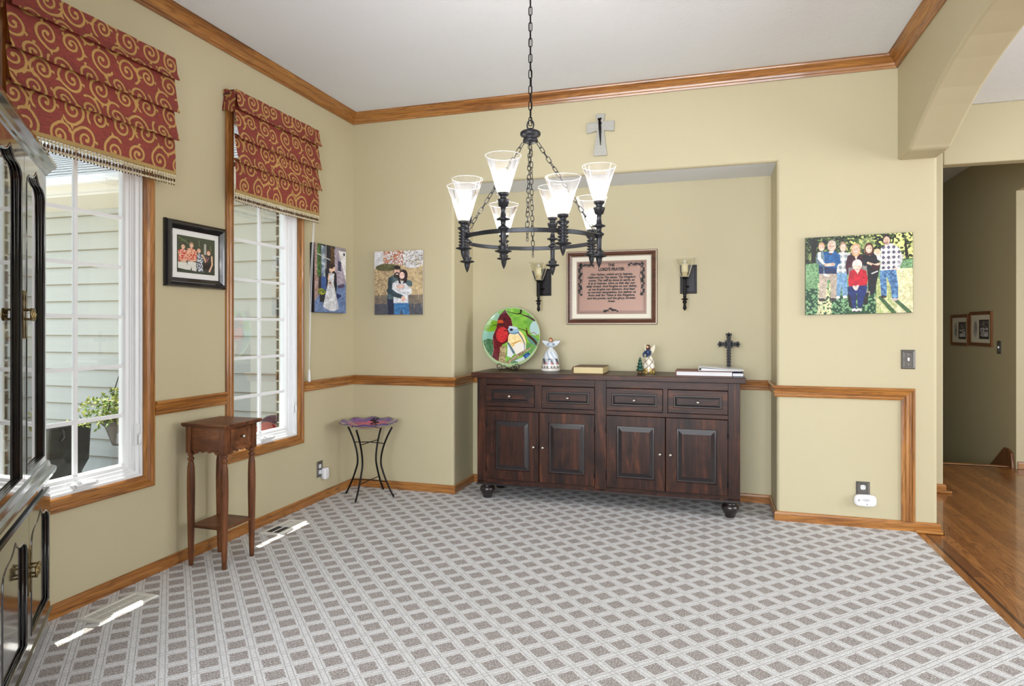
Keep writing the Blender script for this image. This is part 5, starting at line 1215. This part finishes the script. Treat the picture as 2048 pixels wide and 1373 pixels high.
plate('light_switch', 'pewter single light switch plate with white toggle, right of the family portrait', 'light switch', fb(1.203, 1.086), .080, .122, 'switch', (1.203, YB, 1.086))
plate('wall_outlet', 'pewter wall outlet on the right wall panel, above the white alarm', 'outlet', fb(.946, .235), .080, .118, 'single', (.946, YB, .235))
plate('wall_outlet', 'pewter wall outlet low on the left wall near the corner stand', 'outlet', fL(4.157, .232), .074, .118, 'double', (XL, 4.157, .232))
t = thing('plug_in_alarm', 'white rounded plug-in gas alarm on the outlet in the right wall panel', 'alarm', (.954, YB, .178))
def rrect(w_, h_, n_=4., c_=32): return [(math.copysign(abs(math.cos(a))**(2/n_), math.cos(a))*w_/2, math.copysign(abs(math.sin(a))**(2/n_), math.sin(a))*h_/2) for a in [2*PI*i/c_ for i in range(c_)]]
def pillow_box(fn, w_, h_, d0, d1, n_=3.5):
    m = MB(); ls = [(1., d0), (1., d1-.012), (.97, d1-.004), (.90, d1), (.6, d1+.002)]; vs = []
    for s_, d in ls: vs += [fn(u*(s_ if s_ < 1 else 1)-0, v*s_, d) for u, v in rrect(w_, h_, n_)]
    c_ = 32; m.add(vs, [(l*c_+i, l*c_+(i+1) % c_, (l+1)*c_+(i+1) % c_, (l+1)*c_+i) for l in range(len(ls)-1) for i in range(c_)]+[tuple((len(ls)-1)*c_+i for i in range(c_)), tuple(range(c_))], 0, True)
    return m
obj('body', pillow_box(fb(.954, .178), .130, .076, .010, .040), 'white_plastic', t)
obj('button', MB().add([fb(.954, .178)(.004+.022*math.cos(a), .006+.008*math.sin(a), .0425) for a in [2*PI*i/20 for i in range(20)]]+[fb(.954, .178)(.004+.020*math.cos(a), .006+.007*math.sin(a), .0445) for a in [2*PI*i/20 for i in range(20)]], [(i, (i+1) % 20, 20+(i+1) % 20, 20+i) for i in range(20)]+[tuple(range(20, 40))]), plain_c('light_grey_plastic', 206, 206, 212, .4), t)
obj('indicator', MB().lathe([(.003, 0), (.0025, .002), (.0005, .0025)], (.962, YB-.042, .158), 8, rot=Matrix.Rotation(PI/2, 3, 'X')), 'slot', t)
obj('vent_mark', MB().box(.910, .922, YB-.0425, YB-.040, .182, .185).box(.910, .920, YB-.0425, YB-.040, .176, .179), 'slot', t)
t = thing('air_freshener', 'small white plug-in air freshener on the left wall outlet', 'air freshener', (XL, 4.20, .19))
obj('body', pillow_box(fL(4.198, .193), .058, .088, .006, .040, 4.), 'white_plastic', t)
obj('ring_mark', MB().tube([fL(4.198, .193)(.016*math.cos(a), .010+.018*math.sin(a), .043) for a in [2*PI*i/20 for i in range(20)]], .0012, 5, closed=True), plain_c('light_grey_plastic', 0, 0, 0), t)
obj('prongs', MB().box(XL+.0068, XL+.012, 4.185, 4.19, .20, .21), 'nickel', t)
def register(y0, y1, x0, x1, label, half):
    t = thing('floor_register', label, 'floor vent', ((x0+x1)/2, (y0+y1)/2, 0))
    obj('frame', MB().panel(lambda u, v, d: (u, v, d), x0, x1, y0, y1, [(0, .001), (.006, .007), (.022, .008), (.026, .005)], cap=None, back=0), 'register', t)
    obj('backing', MB().box(x0+.024, x1-.024, y0+.024, y1-.024, .0008, .0025), 'slot' if half else 'register', t)
    m = MB(); n_ = 26
    for k in range(n_):
        y = y0+.028+(y1-y0-.056)*k/(n_-1)
        if half and k < n_//2: continue
        m.box(x0+.024, x1-.024, y-.0028, y+.0028, .0026, .0058)
    m.box((x0+x1)/2-.003, (x0+x1)/2+.003, y0+.024, y1-.024, .0026, .0062)
    obj('louvres', m, 'register', t)
register(2.135, 2.450, -2.665, -2.525, 'white slotted metal floor vent nearest the black china cabinet', False)
register(3.375, 3.675, -2.690, -2.545, 'white floor vent beneath the far window, past the side table', True)

# ================================================================== BLACK CHINA CABINET
P1 = Vector((-2.690, 2.020)); DA = Vector((.70711, -.70711)); DN = Vector((.70711, .70711)); CWD = 1.02
cab = thing('china_cabinet', 'glossy black corner china cabinet with arched glass doors and brass pulls at the left edge', 'china cabinet', (P1.x+DA.x*.51-DN.x*.2, P1.y+DA.y*.51-DN.y*.2, 0))
def cp(a, n, z): p = P1+DA*a+DN*n; return (p.x, p.y, z)
foot = lambda g_=0.: [(0-g_, 0+g_), (CWD+g_, 0+g_), (CWD+.030+g_, -.080), (CWD/2, -.585), (-.030-g_, -.080)]
cprism = lambda m, poly, z0, z1, mi=0: m.prism(poly, 'z', z0, z1, mi, fn=lambda u, v, w_: cp(u, v, w_))
def cbox(m, a0, a1, n0, n1, z0, z1, mi=0): return m.prism([(a0, n0), (a1, n0), (a1, n1), (a0, n1)], 'z', z0, z1, mi, fn=lambda u, v, w_: cp(u, v, w_))
def slabs(levels):   # stacked moulding: (z, overhang)
    m = MB(); vs = []; k = 5
    for z, g_ in levels: vs += [cp(a, n, z) for a, n in foot(g_)]
    L__ = len(levels); m.add(vs, [(l*k+i, l*k+(i+1) % k, (l+1)*k+(i+1) % k, (l+1)*k+i) for l in range(L__-1) for i in range(k)]+[tuple(range(k)), tuple((L__-1)*k+i for i in range(k))]); return m
obj('base_moulding', slabs([(.004, .010), (.07, .010), (.078, .022), (.095, .024), (.104, .012), (.118, .008), (.122, 0)]), 'lacquer', cab, bevel=.003)
b = MB(); cprism(b, foot(0), .12, .640); obj('lower_case', b, 'lacquer', cab)
obj('waist_moulding', slabs([(.630, .002), (.634, .010), (.648, .014), (.654, .022), (.672, .034), (.690, .037), (.698, .030), (.704, .018), (.722, .014), (.732, 0)]), 'lacquer', cab, bevel=.002)
# upper case: back panels, side posts, floor and top
u = MB()
cbox(u, 0, .060, -.03, -.002, .730, 1.945); cbox(u, CWD-.060, CWD, -.03, -.002, .730, 1.945); cbox(u, .060, CWD-.060, -.03, -.002, 1.917, 1.945); cbox(u, .06, CWD-.06, -.03, -.002, .730, .738)
f_ = foot(0)
for i in (1, 2, 3, 4):
    (a0, n0), (a1, n1) = f_[i], f_[(i+1) % 5]; c0 = (CWD/2, -.2); s_ = .96
    u.prism([(a0, n0), (a1, n1), (c0[0]+(a1-c0[0])*s_, c0[1]+(n1-c0[1])*s_), (c0[0]+(a0-c0[0])*s_, c0[1]+(n0-c0[1])*s_)], 'z', .730, 1.945, fn=lambda p, q, w_: cp(p, q, w_))
obj('upper_case', u, 'lacquer', cab)
for z in (1.12, 1.48):
    s_ = MB(); cprism(s_, [(.03, -.04), (CWD-.03, -.04), (CWD, -.09), (CWD/2, -.55), (.0, -.09)], z, z+.012); obj('shelf', s_, 'lacquer', cab)
obj('crown', slabs([(1.930, .002), (1.935, .008), (1.943, .010), (1.948, .016), (1.960, .022), (1.970, .032), (1.974, .036), (1.990, .037)]), 'lacquer', cab, bevel=.002)
def arch_top(a0, a1, zs, rise, n_=28):
    pts = []          # ogee: round shoulders that turn up into a pointed tip
    for i in range(n_+1):
        s_ = i/n_; q = abs(2*s_-1)
        y = .55*math.sqrt(max(0, 1-((q-.5)/.5)**2)) if q > .5 else .55+.45*(1-q/.5)**1.8
        pts.append((a0+(a1-a0)*s_, zs+rise*y))
    return pts
def cab_door(a0, a1, z0, z1, n0, n1, zb__, zs, rise, glass, pull_side, fw=.040):
    dr = MB()
    ia0, ia1, iz0 = a0+fw, a1-fw, zb__
    top_pts = arch_top(ia0, ia1, zs, rise)
    ex = lambda m, poly, d0, d1, mi=0: m.prism(poly, 'x', d0, d1, mi, fn=lambda u_, v_, w_: cp(u_, w_, v_))
    ex(dr, [(a0, z0), (ia0, z0), (ia0, z1), (a0, z1)], n0, n1); ex(dr, [(ia1, z0), (a1, z0), (a1, z1), (ia1, z1)], n0, n1)
    ex(dr, [(ia0, z0), (ia1, z0), (ia1, iz0), (ia0, iz0)], n0, n1)
    for (pa, pz), (qa, qz) in zip(top_pts[:-1], top_pts[1:]): ex(dr, [(pa, pz), (qa, qz), (qa, z1), (pa, z1)], n0, n1)
    d = obj('door', dr, 'lacquer', cab)
    loop = [(ia0, iz0), (ia1, iz0)]+[(a, z) for a, z in reversed(top_pts)]
    obj('bead_moulding', MB().tube([cp(a, n1-.002, z) for a, z in loop], .0048, 8, closed=True), 'lacquer', d)
    obj('bead_moulding', MB().tube([cp(a, n1-.011, z) for a, z in loop], .0025, 6, closed=True), 'lacquer', d)
    if glass: obj('glass', MB().prism(loop, 'x', n1-.018, n1-.015, fn=lambda u_, v_, w_: cp(u_, w_, v_)), 'cab_glass', d)
    else: obj('raised_panel', MB().prism(loop, 'x', n0-.002, n1-.011, fn=lambda u_, v_, w_: cp(u_, w_, v_)), 'lacquer', d)
    pa = a0+.018 if pull_side < 0 else a1-.018; zc = 1.335 if glass else .425; n0 = n1-.020
    pu = MB()
    pl_pts = [(0, .085), (.006, .070), (.004, .050), (.009, .030), (.006, .015), (.012, 0), (.006, -.015), (.009, -.030), (.004, -.050), (.006, -.070), (0, -.085)]
    poly = [(pa+q, zc+z) for q, z in pl_pts]+[(pa-q, zc+z) for q, z in reversed(pl_pts[1:-1])]
    pu.prism(poly, 'x', n0+.0202, n0+.0235, fn=lambda u_, v_, w_: cp(u_, w_, v_))
    pu.tube([cp(pa, n0+.023, zc+.016), cp(pa, n0+.040, zc+.018), cp(pa, n0+.050, zc), cp(pa, n0+.040, zc-.018), cp(pa, n0+.023, zc-.016)], .0042, 8)
    pu.tube([cp(pa+.016*math.cos(t_), n0+.046, zc+.020*math.sin(t_)) for t_ in [2*PI*i/16 for i in range(16)]], .0036, 6, closed=True)
    obj('pull', pu, 'brass', d)
for a_, b_, sd_ in ((.062, .508, 1), (.512, .958, -1)):
    cab_door(a_, b_, .738, 1.916, -.028, .012, .762, 1.808, .078, True, sd_)
    cab_door(a_, b_, .130, .626, .0005, .026, .176, .512, .076, False, sd_)

# ================================================================== HALL: PICTURES AND SWITCH ON THE STAIR WALL
def hall_frame(y0, y1, z0, z1, label, seed):
    t = thing('framed_print', label, 'framed picture', (2.68, (y0+y1)/2, z0), 0, 'framed pictures on the stair wall')
    fn = lambda u, v, d: (2.679-d, u, v)
    obj('frame', MB().panel(fn, y0, y1, z0, z1, [(0, .014), (.006, .020), (.030, .016), (.036, .010)], cap=None, back=0), 'brown_frame2', t)
    obj('mat', MB().panel(fn, y0+.034, y1-.034, z0+.034, z1-.034, [(0, .009), (.002, .009)], cap=0), 'cream', t)
    P = Paint(90, 70, (0, 0, 1, 1), (228, 222, 206)); P.ell(.22, .5, .11, .34, (200, 196, 190)); P.ell(.22, .5, .09, .30, (120, 122, 130), 0, 1., (P.noise(4, seed), (196, 190, 190)))
    P.poly([(.42, .14), (.96, .14), (.96, .90), (.42, .90)], (58, 54, 60)); P.ell(.66, .32, .06, .1, (150, 140, 134), amt=.8); P.speck((P.X > .5) & (P.X < .9) & (P.Y > .45) & (P.Y < .8), (210, 208, 216), .35, 4, seed+1); P.speck((P.X > .45) & (P.Y < .45) & (P.Y > .2) & (P.X < .93), (120, 112, 110), .6, 4, seed+2)
    grid_obj('picture', P.a, lambda u, v: (2.679-.0095+0*u, y1-.05-u*(y1-y0-.10), z1-.05-v*(z1-z0-.10)), 'print', t)
hall_frame(8.075, 8.585, 1.085, 1.432, 'wooden framed print on the stair wall, further from the light switch', 31)
hall_frame(7.470, 8.030, 1.095, 1.453, 'wooden framed print on the stair wall, next to the light switch', 41)
plate('light_switch', 'narrow dark light switch plate on the stair wall beside the wooden frames', 'light switch', (lambda u, v, d: (2.679-d, 7.325-u, 1.095+v)), .085, .125, 'switch', (2.68, 7.325, 1.095))

# ================================================================== OUTSIDE THE WINDOWS
hx, hy = -4.470, 4.0
t = thing('hanging_plant', 'leafy green hanging plant in a dark plastic pot outside the nearer window', 'hanging plant', (hx, hy, .36))
obj('pot', MB().lathe([(.001, .356), (.085, .356), (.100, .40), (.135, .50), (.165, .535), (.172, .538), (.172, .552), (.150, .552), (.140, .54), (.001, .53)], (hx, hy, 0), 28), 'bag', t)
fo = MB(); r_ = random.Random(9)
for k in range(950):
    a = r_.uniform(0, 2*PI); el = r_.uniform(-.25, 1.45); R2 = r_.uniform(.10, .33); cx_, cy_, cz_ = hx+R2*1.15*math.cos(a)*math.cos(el), hy+R2*1.1*math.sin(a)*math.cos(el), .56+R2*.72*math.sin(el)
    if cz_ < .5 and R2 > .25: cz_ -= .0
    d = Vector((r_.uniform(-1, 1), r_.uniform(-1, 1), r_.uniform(-.2, 1))).normalized(); s_ = d.cross(Vector((r_.uniform(-1, 1), r_.uniform(-1, 1), 1))).normalized(); l, w_ = r_.uniform(.03, .055), r_.uniform(.009, .015)
    p = Vector((cx_, cy_, cz_)); nn = d.cross(s_)*.006
    fo.add([p, p+d*l*.5+s_*w_+nn, p+d*l, p+d*l*.5-s_*w_+nn, p+d*l*.5-nn*.3], [(0, 1, 4), (1, 2, 4), (2, 3, 4), (3, 0, 4)], 1 if r_.random() < .5 else 0)
obj('foliage', fo, ['leaf', 'leaf_pale'], t, recalc=False)
hg = MB()
for a in (.4, 2.5, 4.6): hg.tube([(hx+.165*math.cos(a), hy+.165*math.sin(a), .55), (hx, hy, 1.05)], .004, 5)
hg.tube([(hx, hy, 1.05), (hx+.02, hy, 1.09), (hx+.02, hy+.2, 2.0), (hx+.01, 4.52, 2.51)], .004, 5)
obj('hanger', hg, 'black', t)
t = thing('patio_cover', 'dark grey covered patio container with a strap loop, outside behind the nearer window', 'covered container', (-5.62, 4.25, -.40))
m = MB(); 
ptsb = [(-5.98, -.40), (-5.56, -.40), (-5.46, -.02), (-5.375, .10), (-5.36, .32), (-5.345, .43), (-5.42, .42), (-5.60, .345), (-5.98, .30)]
m.prism(ptsb, 'y', 4.05, 4.45)
obj('cover', m, 'bag', t, bevel=.02)
obj('strap_loop', MB().tube([(-5.345, 4.16, .40), (-5.315, 4.16, .385), (-5.31, 4.16, .34), (-5.34, 4.16, .315), (-5.362, 4.16, .31)], .010, 8), 'bag', t)
t = thing('patio_chair', 'maroon round-backed patio chair holding a red cushion, outside the far window', 'chair', (-3.62, 4.62, -.40))
m = MB()
m.prism([(-3.86, .02)]+arc(-3.60, .33, .20, 180, 0, 16)+[(-3.38, .02)], 'y', 4.70, 4.74)
obj('backrest', m, 'maroon', t, bevel=.01)
obj('seat', MB().box(-3.86, -3.38, 4.36, 4.70, -.02, .03), 'maroon', t, bevel=.01)
for x in (-3.83, -3.41):
    for y in (4.39, 4.71): obj('leg', MB().box(x-.02, x+.02, y-.02, y+.02, -.40, -.02), 'maroon', t)
tag(obj('round_cushion', MB().lathe([(.001, -.065), (.10, -.055), (.15, -.02), (.155, .01), (.13, .045), (.06, .065), (.001, .07)], (-3.60, 4.60, .33), 24, rot=Matrix.Rotation(PI/2-.25, 3, 'X')).box(-3.66, -3.54, 4.57, 4.63, .031, .20), 'red'), 'bright red round cushion standing on the maroon patio chair outside', 'cushion')
